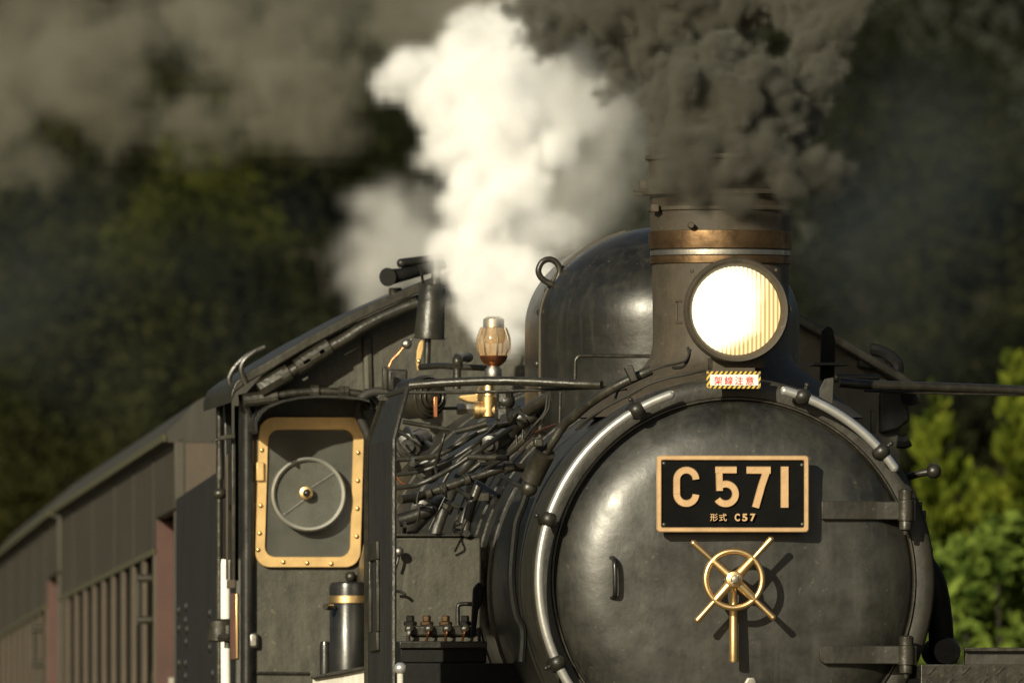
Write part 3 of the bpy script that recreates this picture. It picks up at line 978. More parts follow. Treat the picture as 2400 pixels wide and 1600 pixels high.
# ---- pipework along the boiler
PP = [
    ('steam_pipe', [(700, 190, 4.6), (696, 130, 4.6), (730, 112, 4.7), (775, 118, 4.9)], 38, 'pipe'),
    ('steam_pipe', [(692, 200, 4.6), (690, 350, 4.6)], 30, 'pipe'),
    ('steam_pipe', [(420, 190, 5.2), (560, 180, 5.1), (660, 185, 5.0), (900, 195, 4.9)], 24, 'black'),
    ('ejector_pipe', [(270, 1165, 1.9), (380, 1150, 1.95), (480, 1120, 2.0), (620, 1070, 2.0), (760, 1020, 2.0), (900, 975, 2.0), (1060, 925, 2.0), (1215, 935, 2.05)], 34, 'pipe'),
    ('sand_pipe', [(235, 872, 2.9), (400, 862, 2.9), (540, 840, 2.8), (650, 790, 2.8), (760, 722, 2.8), (830, 680, 2.9)], 21, 'pipe'),
    ('feed_pipe', [(680, 665, 3.0), (780, 640, 3.0), (910, 602, 3.0)], 24, 'pipe'),
    ('feed_pipe', [(840, 672, 3.1), (960, 630, 3.1), (1080, 612, 3.2)], 22, 'pipe'),
    ('vertical_pipe', [(1045, 570, 3.4), (1050, 640, 3.3), (1035, 720, 3.1), (1015, 830, 2.9)], 42, 'pipe'),
    ('clack_pipe', [(1110, 560, 3.2), (1200, 520, 3.1), (1290, 460, 3.0), (1400, 400, 2.9)], 48, 'pipe'),
    ('drop_pipe', [(850, 1060, 2.2), (815, 1150, 2.2), (790, 1230, 2.2), (765, 1330, 2.2), (750, 1430, 2.2)], 36, 'pipe'),
    ('bracket_arm', [(1010, 985, 1.6), (1210, 1095, 1.4)], 17, 'black'),
    ('bracket_arm', [(835, 1035, 1.8), (1000, 1140, 1.6)], 18, 'black'),
    ('bracket_arm', [(690, 1085, 2.0), (800, 1155, 1.9)], 18, 'black'),
    ('bracket_arm', [(580, 1160, 2.1), (725, 1235, 2.0)], 18, 'black'),
    ('foot_step', [(775, 850, 1.7), (1070, 858, 1.6)], 23, 'pipe'),
    ('flat_bar', [(290, 592, 2.6), (640, 652, 2.6)], 17, 'pipe'),
    ('thin_rod', [(610, 1130, 2.0), (485, 1385, 2.0)], 7, 'pipe'),
    ('thin_rod', [(600, 680, 2.6), (575, 770, 2.6), (540, 900, 2.7)], 12, 'pipe'),
    ('thin_rod', [(530, 900, 2.7), (540, 1000, 2.6)], 10, 'pipe'),
    ('copper_pipe', [(240, 990, 2.5), (280, 1040, 2.5), (340, 1065, 2.5), (400, 1062, 2.5)], 9, 'copper_pipe'),
    ('copper_pipe', [(1210, 700, 2.0), (1300, 655, 1.9), (1420, 610, 1.7)], 8, 'copper_pipe'),
    ('reservoir_pipe', [(260, 1320, 2.7), (380, 1285, 2.7), (510, 1235, 2.7)], 52, 'black'),
    ('feed_pipe', [(520, 1240, 2.8), (430, 1330, 2.7), (350, 1420, 2.6)], 34, 'black'),
    ('cable', [(410, 1100, 1.85), (395, 1180, 1.85), (415, 1250, 1.85), (400, 1330, 1.9)], 8, 'hose'),
    ('cable', [(580, 1050, 1.9), (600, 1100, 1.85), (615, 1150, 1.9)], 8, 'hose'),
    ('cable', [(1360, 400, 1.6), (1340, 520, 1.6), (1260, 620, 1.6), (1190, 720, 1.7)], 10, 'hose'),
    ('cable', [(1375, 420, 1.6), (1365, 500, 1.6), (1300, 590, 1.6), (1210, 700, 1.7)], 7, 'hose'),
    ('thin_rod', [(1455, 370, 1.5), (1450, 620, 1.5)], 10, 'pipe'),
    ('thin_rod', [(1130, 690, 2.2), (1135, 810, 2.2)], 9, 'pipe'),
    ('thin_rod', [(1180, 650, 2.2), (1170, 760, 2.2)], 9, 'pipe'),
    ('cable', [(240, 700, 3.3), (280, 780, 3.2), (350, 840, 3.1)], 9, 'hose'),
    ('cable', [(250, 660, 3.4), (330, 700, 3.3), (380, 770, 3.2)], 8, 'hose'),
    ('feed_pipe', [(350, 940, 3.2), (420, 930, 3.1), (500, 900, 3.0), (560, 850, 3.0)], 27, 'black'),
    ('conduit', [(800, 800, 2.6), (700, 880, 2.6), (620, 985, 2.6), (560, 1100, 2.6)], 14, 'pipe'),
    ('conduit', [(860, 900, 2.5), (790, 960, 2.5), (730, 1040, 2.5)], 22, 'pipe'),
]
for nm, pts, rz, mt in PP:
    pipe(nm, z4, pts, rz, mt, loco, 10)
# couplings on the long pipe
for zx, zy in ((380, 1152), (480, 1122), (585, 1082), (765, 1018), (1060, 925), (1085, 918)):
    o = Pz(z4, zx, zy, 1.98)
    finish('pipe_collar', MB().lathe(o - Vector((.012, 0, .005)), (.93, .1, .36), [(.019, 0), (.024, .003), (.024, .022), (.019, .025)], 16), 'pipe', loco, smooth=30)
# conduit along the smokebox shoulder
cond = [Pz(z6, 1030, 1150, .2), Pz(z6, 930, 1195, .2), Pz(z6, 800, 1255, .22), Pz(z6, 690, 1318, .25), Pz(z6, 560, 1405, .3), Pz(z6, 450, 1500, .35), Pz(z4, 1480, 615, .4), Pz(z4, 1400, 735, .42), Pz(z4, 1345, 815, .44)]
conduit = finish('cable_conduit', MB().tube(cond, .0185, 12), 'pipe', loco)
finish('conduit_sleeve', MB().tube([Pz(z4, 1345, 815, .44), Pz(z4, 1290, 920, .48), Pz(z4, 1235, 1030, .5)], .042, 12), 'pipe', conduit)
finish('conduit_joint', MB().ball(Pz(z4, 1222, 1080, .5), .034, 10), 'pipe', conduit)
finish('conduit_tail', MB().tube([Pz(z4, 1215, 1090, .5), Pz(z4, 1180, 1200, .5), Pz(z4, 1140, 1300, .5), Pz(z5, 1245, 330, .5), Pz(z5, 1215, 700, .5), Pz(z5, 1250, 1000, .5), Pz(z5, 1310, 1150, .5), Pz(z5, 1300, 1400, .5)], .016, 8), 'dark', conduit)
finish('conduit_clamp', MB().pbox(*z4(1262, 715), *z4(1330, 775), .38, .06), 'pipe', conduit, .006)
finish('conduit_clamp', MB().prism([(Pz(z6, x, y, .15).x, Pz(z6, x, y, .15).z) for x, y in ((830, 1130), (880, 1240), (930, 1225), (885, 1108))], .13, .2), 'smokebox', conduit, .004)
pipe('cable', z6, [(1430, 1150, .12), (1300, 1180, .1), (1150, 1210, .1), (1000, 1260, .12), (850, 1340, .15), (700, 1420, .2), (560, 1510, .26), (470, 1590, .32)], 10, 'hose', loco, 8)
pipe('cable', z6, [(960, 1290, .13), (860, 1345, .15), (760, 1380, .18), (620, 1480, .24), (500, 1580, .3)], 8, 'pipe', loco, 8)
pipe('stay_hook', z6, [(850, 1290, .3), (790, 1300, .3), (770, 1340, .28), (755, 1395, .26)], 10, 'pipe', loco, 8)
# black valve with hex body beside the brass one
vb = finish('check_valve', MB().lathe(Pz(z4, 1045, 590, 3.6), (0, 0, 1), [(.022, 0), (.040, .01), (.040, .05), (.026, .055), (.026, .075), (.034, .08), (.034, .11), (.022, .125)], 8), 'black', loco, smooth=25)
finish('valve_bonnet', MB().ball(Pz(z4, 1055, 440, 3.6), .036, 12), 'black', vb)
for zx, zy, zw in ((1160, 570, 75), (1235, 540, 60)):
    finish('pipe_flange', MB().lathe(Pz(z4, zx, zy, 3.1), (.8, -.1, .5), [(zw * .0004, -.02), (zw * .0006, -.018), (zw * .0006, .018), (zw * .0004, .02)], 16), 'pipe', loco, smooth=30)
# pipes bent round the boiler flank, parallel with the smokebox ring
rnd = random.Random(12)
for Y, rp_, off, d0, d1 in ((2.85, .024, .06, 178, 126), (3.4, .014, .05, 176, 120), (4.1, .024, .06, 170, 124)):
    pts = []
    for k in range(9):
        t = math.radians(d0 + (d1 - d0) * k / 8)
        yy = Y + .35 * (k / 8) ** 2 + rnd.uniform(-.02, .02)
        r_ = boiler_r(yy) + off + rp_
        pts.append(Vector((r_ * math.cos(t), yy, ZC + r_ * math.sin(t))))
    run = finish('pipe_run', MB().tube(pts, rp_, 9), 'black', loco)
    for k in (2, 5):
        d = (pts[k + 1] - pts[k]).normalized()
        finish('pipe_clip', MB().lathe(pts[k], d, [(rp_ * 1.05, 0), (rp_ * 1.4, .004), (rp_ * 1.4, .03), (rp_ * 1.05, .034)], 10), 'pipe', run, smooth=30)
for zz in (([(240, 985, 2.8), (450, 950, 2.7), (640, 870, 2.7), (850, 740, 2.7), (980, 620, 2.9)], 16),
           ([(240, 1080, 2.5), (420, 1050, 2.4), (640, 940, 2.4), (860, 800, 2.4), (1090, 640, 2.5)], 20), ([(900, 940, 2.0), (1040, 860, 1.9), (1180, 740, 1.8), (1330, 560, 1.8)], 16)):
    pipe('diagonal_pipe', z4, zz[0], zz[1], 'black', loco, 9)
# rounded saddles and valve chests tucked between them
for zx, zy, Y, r, l in ((330, 770, 3.4, .055, .3), (470, 960, 3.1, .05, .35), (930, 760, 2.7, .04, .3), (420, 1240, 2.9, .045, .3)):
    p = Pz(z4, zx, zy, Y)
    finish('valve_chest', MB().lathe(p, (.25, 1, .1), [(r * .4, -.02), (r * .5, -.02), (r * .55, 0), (r * .9, .004), (r, .012), (r, .05), (r * .85, .06), (r * .85, l)], 8 if r > .06 else 14), 'black', loco, smooth=30)
# scattered unions, nuts and brackets on the boiler side
rnd = random.Random(5)
for kf in range(8):
    zx, zy = rnd.uniform(250, 1250), rnd.uniform(480, 1380)
    if zx > 1150 - (zy - 600) * .35 and zy > 900:
        continue
    Y = 2.4 + rnd.uniform(0, .9)
    p = Pz(z4, zx, zy, Y)
    rr = math.hypot(p.x, p.z - ZC)
    if rr < boiler_r(Y) + .015:
        d = Vector((p.x, 0, p.z - ZC)).normalized()
        p = Vector((d.x * (boiler_r(Y) + .03), Y, ZC + d.z * (boiler_r(Y) + .03)))
    t = rnd.random()
    ax = Vector((rnd.uniform(-1, 1), rnd.uniform(-.6, .2), rnd.uniform(-1, 1)))
    r = rnd.uniform(.011, .02)
    if t < .45:
        finish('union_nut', MB().lathe(p, ax, [(r * .7, -r * 1.4), (r, -r * 1.2), (r, r * 1.2), (r * .7, r * 1.4), (r * .5, r * 1.5), (r * .5, r * 3)], 6), rnd.choice(['pipe', 'pipe', 'black', 'black', 'pipe']), loco, smooth=20)
    elif t < .75:
        q = p + Vector((rnd.uniform(-.06, .06), rnd.uniform(.2, 1.0), rnd.uniform(-.05, .14)))
        finish('small_pipe', MB().tube([p, (p + q) / 2 + Vector((0, -.03, .03)), q], rnd.uniform(.007, .015), 7), rnd.choice(['pipe', 'black', 'hose', 'black']), loco)
    else:
        finish('small_bracket', MB().box(p - Vector((.03, .03, .02)) * rnd.uniform(.4, .9), p + Vector((.04, .03, .025)) * rnd.uniform(.4, .9)), rnd.choice(['pipe', 'black']), loco, .004)

# ---- feed-water box with oil lubricator in front
BY = 2.2
bx = finish('side_tank', MB().pbox(*z5(150, 385), *z5(965, 1240), BY, .55), 'cabfront', loco, .008)
finish('tank_lid', MB().pbox(*z5(150, 352), *z5(835, 378), BY - .01, .5), 'black', bx, .004)
finish('tank_lid', MB().pbox(*z5(838, 362), *z5(935, 384), BY, .5), 'pipe', bx, .004)
finish('tank_hinge', MB().lathe(Pz(z5, 843, 352, BY), (0, 1, 0), [(.014, -.03), (.016, -.02), (.016, .4)], 12), 'black', bx)
pipe('tank_handle', z5, [(288, 500, BY - .05), (285, 560, BY - .05), (262, 640, BY - .05)], 12, 'black', bx, 8)
finish('handle_knob', MB().ball(Pz(z5, 290, 500, BY - .06), .020, 10), 'steel', bx)
pipe('tank_handle', z5, [(250, 822, BY - .05), (310, 830, BY - .05), (345, 855, BY - .06)], 13, 'black', bx, 8)
LYb = BY - .18
lub = finish('oil_lubricator', MB().pbox(*z5(375, 1105), *z5(885, 1190), LYb, .14), 'pipe', loco, .008)
finish('lubricator_base', MB().pbox(*z5(255, 1192), *z5(945, 1240), LYb + .02, .16), 'cabfront', lub, .004)
for zx, mt in ((520, 'copper'), (675, 'copper'), (385, 'dark'), (835, 'dark')):
    finish('oil_cap', MB().lathe(Pz(z5, zx, 1105, LYb + .06), (0, 0, 1), [(.024, 0), (.026, .004), (.026, .014), (.016, .018), (.016, .036), (.012, .04)], 10), mt, lub, smooth=25)
for zx, dx, mt in ((525, -14, 'copper_pipe'), (675, 0, 'copper_pipe'), (820, -14, 'copper_pipe'), (365, 5, 'steel')):
    pipe('oil_pipe', z5, [(zx + 14, 1140, LYb - .03), (zx + 8, 1165, LYb - .04), (zx, 1200, LYb - .03), (zx + dx, 1240, LYb - .02)], 11 if mt != 'steel' else 20, mt, lub, 8)
    finish('oil_union', MB().ball(Pz(z5, zx + 14, 1130, LYb - .02), .020, 8), 'pipe', lub)
pipe('crank_handle', z5, [(775, 1100, LYb - .05), (775, 960, LYb - .05), (800, 930, LYb - .05), (890, 928, LYb - .05)], 18, 'black', lub, 10)
finish('footstep_box', MB().pbox(*z5(300, 1235), *z5(1010, 1410), LYb - .25, .3), 'dark', loco, .006)
finish('footstep_lip', MB().pbox(*z5(296, 1232), *z5(1014, 1290), LYb - .27, .02), 'black', loco, .004)
finish('dark_end_plate', MB().prism([(Pz(z5, x, y, 1.6).x, Pz(z5, x, y, 1.6).z) for x, y in ((885, 1190), (905, 800), (950, 745), (985, 800), (985, 900), (945, 980), (920, 1190))], 1.6, 1.66), 'dark', loco, .006)  # near-black plate over the right end of the tank
finish('floor_plate', MB().pbox(*z5(240, 1412), *z5(1500, 1640), 1.75, .05), 'dark', loco, .004)

# ---- the cab
CF = 8.2
WX = 1.367                                          # half width of the cab walls
cabL, cabR = P(562, 0, CF).x, P(2072, 0, CF).x
cxm = (cabL + cabR) / 2
# roof edge read off the photograph, mirrored about the cab's middle (pixel 1317)
edge = [(522, 905), (532, 880), (560, 858), (600, 836), (640, 812), (700, 776), (760, 744), (814, 715), (880, 684), (950, 653), (1010, 630), (1100, 600), (1200, 577), (1317, 568)]
edge = edge + [(2634 - x, y) for x, y in edge[-2::-1]]
def roof_pts(dy, Y=CF):
    return [(P(x, y + dy, CF).x, P(x, y + dy, CF).z) for x, y in edge]
wall_top = [(x, z) for x, z in roof_pts(26) if cabL < x < cabR]
zl = P(0, 905, CF).z
poly = [(cabL, 1.2), (cabR, 1.2), (cabR, zl)] + wall_top[::-1] + [(cabL, zl)]
cab = finish('cab_front', MB().prism(poly, CF, CF + .03), 'cabfront', loco, smooth=0)
roofo, roofi = roof_pts(0), roof_pts(24)
rings = []
outl = roofo + roofi[::-1]
mb = MB()
for Y in (CF - .16, CF + .6, CF + 1.75):
    rings.append([Vector((x, Y, z)) for x, z in outl])
mb.loft(rings)
roof = finish('cab_roof', mb, 'pipe', loco, .006, smooth=40)
for sgn, X in ((-1, cabL), (1, cabR)):
    xa_, xb2 = (X, X + .03) if sgn < 0 else (X - .03, X)
    mb = MB().box((xa_, CF + .031, 1.2), (xb2, CF + .5, zl)).box((xa_, CF + .5, 1.2), (xb2, CF + 1.55, P(0, 1330, CF).z)).box((xa_, CF + 1.45, P(0, 1330, CF).z), (xb2, CF + 1.55, zl))
    finish('cab_side', mb, 'gloss', loco, .004)
finish('cab_back', MB().box((cabL + .05, CF + 1.56, 1.2), (cabR - .05, CF + 1.6, zl - .02)), 'dark', loco)
# rounded corner post between front and side
finish('corner_post', MB().tube([P(566, 1640, CF - .01), P(566, 1100, CF - .01), P(566, 950, CF - .01), P(560, 905, CF - .01)], .030, 12, smooth=False), 'gloss', loco)
# rain gutters hooked over the eaves
for pts, r in (([(z2, 195, 1070), (z2, 165, 1010), (z2, 172, 960), (z2, 215, 895), (z2, 300, 820), (z2, 420, 765)], .0161),
               ([(z2, 285, 1030), (z2, 255, 960), (z2, 250, 905), (z2, 280, 850), (z2, 350, 795)], .016)):
    finish('gutter_hook', MB().tube([Pz(z, x, y, CF - .17 + (.3 if pts[0][1] == 195 else 0)) for z, x, y in pts], .011, 8), 'pipe', roof)
finish('gutter_hook', MB().tube([Pz(zd, 680, 408, CF), Pz(zd, 750, 420, CF), Pz(zd, 830, 460, CF), Pz(zd, 895, 520, CF), Pz(zd, 905, 590, CF), Pz(zd, 880, 670, CF)], .026, 8), 'dark', roof)  # right-hand hook, in a deeper black than the left ones
finish('eave_block', MB().prism([(Pz(zd, x, y, CF - .1).x, Pz(zd, x, y, CF - .1).z) for x, y in ((580, 560), (780, 580), (825, 520), (800, 480), (600, 460))], CF - .1, CF + .3), 'dark', roof, .01)
mb = MB().prism([(Pz(zd, x, y, CF - .05).x, Pz(zd, x, y, CF - .05).z) for x, y in ((760, 1100), (915, 1065), (1010, 985), (1000, 900), (950, 830), (940, 760), (760, 760))], CF - .05, CF + .4)
finish('cab_side_shutter', mb, 'dark', loco, .01)
finish('cab_side_step', MB().tube([Pz(zd, 900, 1160, CF), Pz(zd, 960, 1165, CF), Pz(zd, 1000, 1148, CF)], .03, 8), 'dark', loco)
# pipe under the roof edge with couplings
rp = [(400, 1040), (520, 985), (700, 870), (850, 775), (1000, 690), (1100, 625), (1250, 545), (1400, 480), (1500, 445)]
rpipe = finish('roof_pipe', MB().tube([Pz(z2, x, y + 8, CF - .14) for x, y in rp], .026, 12), 'pipe', loco)
for i, (zx, zy, l) in enumerate(((470, 1015, .13), (560, 965, .05), (690, 885, .07), (760, 835, .11), (840, 785, .06))):
    d = Vector((.86, 0, .51))
    c = Pz(z2, zx, zy, CF - .14)
    finish('pipe_coupling', MB().lathe(c - d * l / 2, d, [(.030, 0), (.038, .004), (.038, l - .004), (.030, l)], 8 if i == 0 else 14), 'pipe', rpipe, smooth=25)
for zx, zy in ((670, 935), (820, 840), (1050, 695)):
    d = Vector((.86, 0, .5))
    c = Pz(z2, zx, zy, CF - .03)
    finish('pipe_clip', MB().tube([c - d * .06, c + d * .06], .012, 6), 'pipe', rpipe)
hp_ = [(300, 1150), (450, 1118), (620, 1092), (800, 1080), (960, 1085), (1110, 1100), (1180, 1130), (1215, 1185), (1220, 1240)]
hpipe = finish('front_pipe', MB().tube([Pz(z2, x, y, CF - .12) for x, y in hp_], .017, 12), 'pipe', loco)
for zx, l, r in ((385, .15, .03), (770, .04, .03), (960, .03, .028), (990, .03, .028), (465, .05, .026)):
    zy = 1130 if zx < 470 else 1083
    c = Pz(z2, zx, zy, CF - .12)
    d = Vector((.985, 0, .12 if zx < 600 else 0))
    finish('pipe_coupling', MB().lathe(c - d * l / 2, d, [(r * .8, 0), (r, .004), (r, l - .004), (r * .8, l)], 6 if zx > 900 else 12), 'pipe', hpipe, smooth=25)
finish('hose', MB().tube([Pz(z2, x, y, CF - .2) for x, y in ((1270, 1080), (1180, 1085), (1110, 1120), (1078, 1190), (1090, 1260), (1120, 1330), (1160, 1420), (1180, 1500))], .020, 10), 'hose', loco)
# vertical weld seam on the cab front
finish('front_seam', MB().tube([Pz(z2, 1150, 1060, CF - .002), Pz(z2, 1140, 700, CF - .002)], .022, 8), 'cabfront', cab)
finish('front_seam', MB().tube([Pz(z3, 330, 1505, CF - .002), Pz(z3, 730, 1508, CF - .002)], .008, 6), 'black', cab)
finish('front_seam', MB().tube([Pz(z3, 340, 300, CF - .002), Pz(z3, 330, 900, CF - .002), Pz(z3, 320, 1568, CF - .002)], .007, 6), 'steel', cab)
finish('front_latch', MB().pbox(*z3(302, 1218), *z3(372, 1328), CF - .04, .05), 'steel', cab, .012)
finish('front_nut', MB().ball(Pz(z3, 1025, 822, CF - .04), .024, 10), 'black', cab)

# ---- cab front window: brass frame, dusty glass, spinning clear-view screen
def lean(x0, y0, x1, y1, r, n=6):
    pts = []
    for cx, cy, a in ((x1 - r, y0 + r, 0), (x0 + r, y0 + r, 90), (x0 + r, y1 - r, 180), (x1 - r, y1 - r, 270)):
        for k in range(n + 1):
            t = math.radians(a + 90 * k / n)
            pts.append((cx + r * math.cos(t), cy - r * math.sin(t)))
    return [(x - (y - 1132) * .029, y) for x, y in pts]
WYf = CF - .03
def pxz(pts, Y):
    return [(P(x, y, Y).x, P(x, y, Y).z) for x, y in pts]
wout, winn = lean(588, 958, 831, 1304, 34), lean(610, 988, 806, 1280, 24)
win = finish('cab_window_frame', (lambda m: (frame_ring(m, pxz(wout, WYf), pxz(winn, WYf), WYf, WYf + .028, .003), m)[1])(MB()), 'brasspaint', loco, smooth=30)
gl = pxz(lean(606, 984, 810, 1284, 26), WYf + .016)
finish('window_pane', MB().prism(gl, WYf + .016, WYf + .022), 'cabglass', win, smooth=0)
for zx, zy in ((387, 320), (380, 515), (368, 632), (548, 718), (716, 725), (888, 730), (1068, 537), (1073, 340), (1076, 142)):
    finish('frame_screw', MB().ball(Pz(z3, zx, zy, WYf - .003), .0095, 10, (1, .6, 1)), 'brass', win)
for zx, zy in ((395, 1495), (1078, 1512)):
    finish('frame_screw', MB().ball(Pz(z2, zx, zy, WYf - .003), .0095, 10, (1, .6, 1)), 'brass', win)
finish('frame_hinge', MB().pbox(*z3(357, 12), *z3(410, 145), WYf - .02, .03), 'brasspaint', win, .004)
scc = Pz(z3, 728, 240, WYf - .05)
ks = .98 / 3.0154 / S(WYf)
scr = finish('clear_view_screen', MB().lathe(scc, (0, 1, 0), [(232 * ks, .012), (240 * ks, -.012), (252 * ks, -.02), (262 * ks, -.008), (264 * ks, .02), (258 * ks, .05)], 72, cap=False), 'aluminium', loco, smooth=50)
finish('screen_disc', MB().lathe(scc, (0, 1, 0), [(1e-4, .006), (236 * ks, .006), (236 * ks, .012), (1e-4, .012)], 64, cap=False), 'screenglass', scr, smooth=20)
finish('screen_hub', MB().lathe(Pz(z3, 712, 230, WYf - .09), (0, 1, 0), [(30 * ks, 0), (46 * ks, .004), (48 * ks, .02), (40 * ks, .05)], 24), 'brass', scr, smooth=40)
finish('screen_knob', MB().ball(Pz(z3, 712, 230, WYf - .1), 28 * ks, 14), 'gloss', scr)
for q0, q1 in (((545, 385), (690, 280)), ((745, 190), (905, 88))):
    finish('sheen_streak', MB().tube([Pz(z3, *q0, WYf - .056), Pz(z3, *q1, WYf - .056)], 1.8 * ks, 6), 'steel', scr)  # thin steel rods draw the bright sheen streak on the glass disc
finish('screen_bracket', MB().tube([Pz(z3, 722, 290, WYf - .02), Pz(z3, 745, 470, WYf - .02)], 12 * ks, 8), 'steel', scr)
# hood over the window
hood_o = [(300, 1370), (300, 1290), (330, 1235), (400, 1190), (500, 1150), (620, 1125), (750, 1115), (900, 1118), (1040, 1130), (1110, 1150), (1125, 1200)]
mb = MB()
rings = []
for Y, dz in ((CF + .005, 0), (CF - .18, 6), (CF - .42, 14)):
    o_ = [Pz(z2, x, y + dz * .2, CF) for x, y in hood_o]
    i_ = [p + Vector((0, 0, -.012)) + Vector((.012, 0, 0)) * (1 if q < 3 else 0) for q, p in enumerate(o_)]
    rings.append([Vector((p.x, Y, p.z)) for p in o_] + [Vector((p.x, Y, p.z)) for p in i_[::-1]])
mb.loft(rings)
finish('window_hood', mb, 'gloss', loco, .003, smooth=50)
# added flat black panel standing in for the unlit cab interior
finish('cab_dark_panel', MB().box((cabL + .04, CF + .9, 1.3), (cabR - .04, CF + .93, zl - .05)), 'black', loco)

# ---- feed reservoir with brass band before the cab
RY = 7.5
kr = .98 / 3.0154 / S(RY)
res = finish('air_reservoir', MB().lathe(Pz(z3, 1015, 1600, RY), (0, 0, 1), [(140 * kr, 0), (140 * kr, 580 * kr), (134 * kr, 590 * kr), (142 * kr, 594 * kr), (142 * kr, 700 * kr), (135 * kr, 730 * kr), (120 * kr, 740 * kr)], 48), 'gloss', loco, smooth=35)
finish('reservoir_band', MB().lathe(Pz(z3, 1015, 1010, RY), (0, 0, 1), [(142 * kr, 0), (145 * kr, 2 * kr), (145 * kr, 52 * kr), (142 * kr, 54 * kr)], 48, cap=False), 'brass', res)
finish('reservoir_cock', MB().lathe(Pz(z3, 862, 1035, RY - .1), (.6, .8, 0), [(22 * kr, -.02), (24 * kr, 0), (24 * kr, .03), (12 * kr, .05), (12 * kr, .12)], 12), 'pipe', res, smooth=30)
finish('small_reservoir', MB().lathe(Pz(z3, 845, 1600, RY + .1), (0, 0, 1), [(40 * kr, 0), (40 * kr, 290 * kr), (34 * kr, 318 * kr), (20 * kr, 322 * kr)], 24), 'gloss', res)
# white-edged step plates at the foot of the picture
stp = finish('white_step', MB().prism([(Pz(z3, x, y, 5.2).x, Pz(z3, x, y, 5.2).z) for x, y in ((758, 1720), (1195, 1720), (1190, 1468), (1140, 1472), (940, 1512), (758, 1542))], 5.2, 5.24), 'whiteworn', loco, .003)
finish('step_edge', MB().prism([(Pz(z3, x, y, 5.18).x, Pz(z3, x, y, 5.18).z) for x, y in ((752, 1544), (940, 1514), (1142, 1474), (1196, 1468), (1196, 1448), (1142, 1452), (930, 1486), (752, 1528))], 5.17, 5.25), 'pipe', stp, .003)
finish('step_stripe', MB().prism([(Pz(z3, x, y, 5.19).x, Pz(z3, x, y, 5.19).z) for x, y in ((1134, 1720), (1146, 1720), (1146, 1472), (1134, 1474))], 5.19, 5.2), 'white', stp)
trd = finish('tread_panel', MB().prism([(Pz(z3, x, y, 5.1).x, Pz(z3, x, y, 5.1).z) for x, y in ((1198, 1720), (1275, 1720), (1275, 1460), (1230, 1440), (1198, 1450))], 5.1, 5.13), 'pipe', loco, .003)
for j in range(4):
    for i in range(2):
        a, b = Pz(z3, 1205 + i * 36, 1500 + j * 55, 5.09), Pz(z3, 1230 + i * 36, 1475 + j * 55 if i % 2 == 0 else 1520 + j * 55, 5.09)
        finish('tread_bar', MB().tube([a, b], .008, 6), 'steel', trd)

# ---- cab side details at the far left of the engine
pipe('side_pipe', z2, [(100, 1700, CF + 1.3), (95, 1300, CF + 1.3), (100, 1160, CF + 1.3), (125, 1090, CF + 1.25), (190, 1010, CF + 1.1)], 26, 'pipe', loco, 10)
pipe('side_pipe', zb, [(47, 350, CF + 1.3), (47, 900, CF + 1.3), (47, 1650, CF + 1.3)], 18, 'pipe', loco, 10)
finish('pipe_collar', MB().ball(Pz(zb, 48, 578, CF + 1.3), .032, 12, (1, 1, .8)), 'pipe', loco)
wr = finish('white_grab_rail', MB().tube([Pz(zb, 84, 925, CF + .75), Pz(zb, 80, 980, CF + .75), Pz(zb, 80, 1300, CF + .75), Pz(zb, 82, 1640, CF + .75)], .021, 12), 'white', loco)
finish('side_sill', MB().prism([(Pz(zb, x, y, CF + .2).x, Pz(zb, x, y, CF + .2).z) for x, y in ((8, 305), (130, 285), (130, 262), (70, 270))], CF + .2, CF + .3), 'pipe', loco, .003)
mb = MB().pbox(*zb(112, 290), *zb(133, 1060), CF + .25, .05)
finish('side_window_post', mb, 'pipe', loco, .004)
mb = MB().pbox(*zb(84, 370), *zb(96, 1030), CF + .5, .05)
finish('side_window_post', mb, 'coachend', loco, .004)
finish('side_window_foot', MB().pbox(*zb(92, 1030), *zb(133, 1076), CF + .22, .08), 'coachend', loco, .004)
finish('side_board', MB().pbox(*zb(104, 1100), *zb(152, 1450), CF + .12, .04), 'redbrown', loco, .003)
finish('brass_strip', MB().pbox(*zb(133, 1102), *zb(147, 1445), CF + .09, .03), 'brass', loco, .003)
lk = finish('side_lamp_body', MB().lathe(Pz(zb, 54, 1355, CF + .5), (0, 0, 1), [(.05, 0), (.058, .005), (.058, .085), (.048, .095)], 20), 'pipe', loco, smooth=30)
finish('side_lamp_arm', MB().tube([Pz(zb, 5, 1335, CF + .5), Pz(zb, 110, 1335, CF + .4)], .018, 8), 'black', lk)
finish('side_lamp_arm', MB().tube([Pz(zb, 95, 1270, CF + .45), Pz(zb, 92, 1390, CF + .45)], .016, 8), 'black', lk)

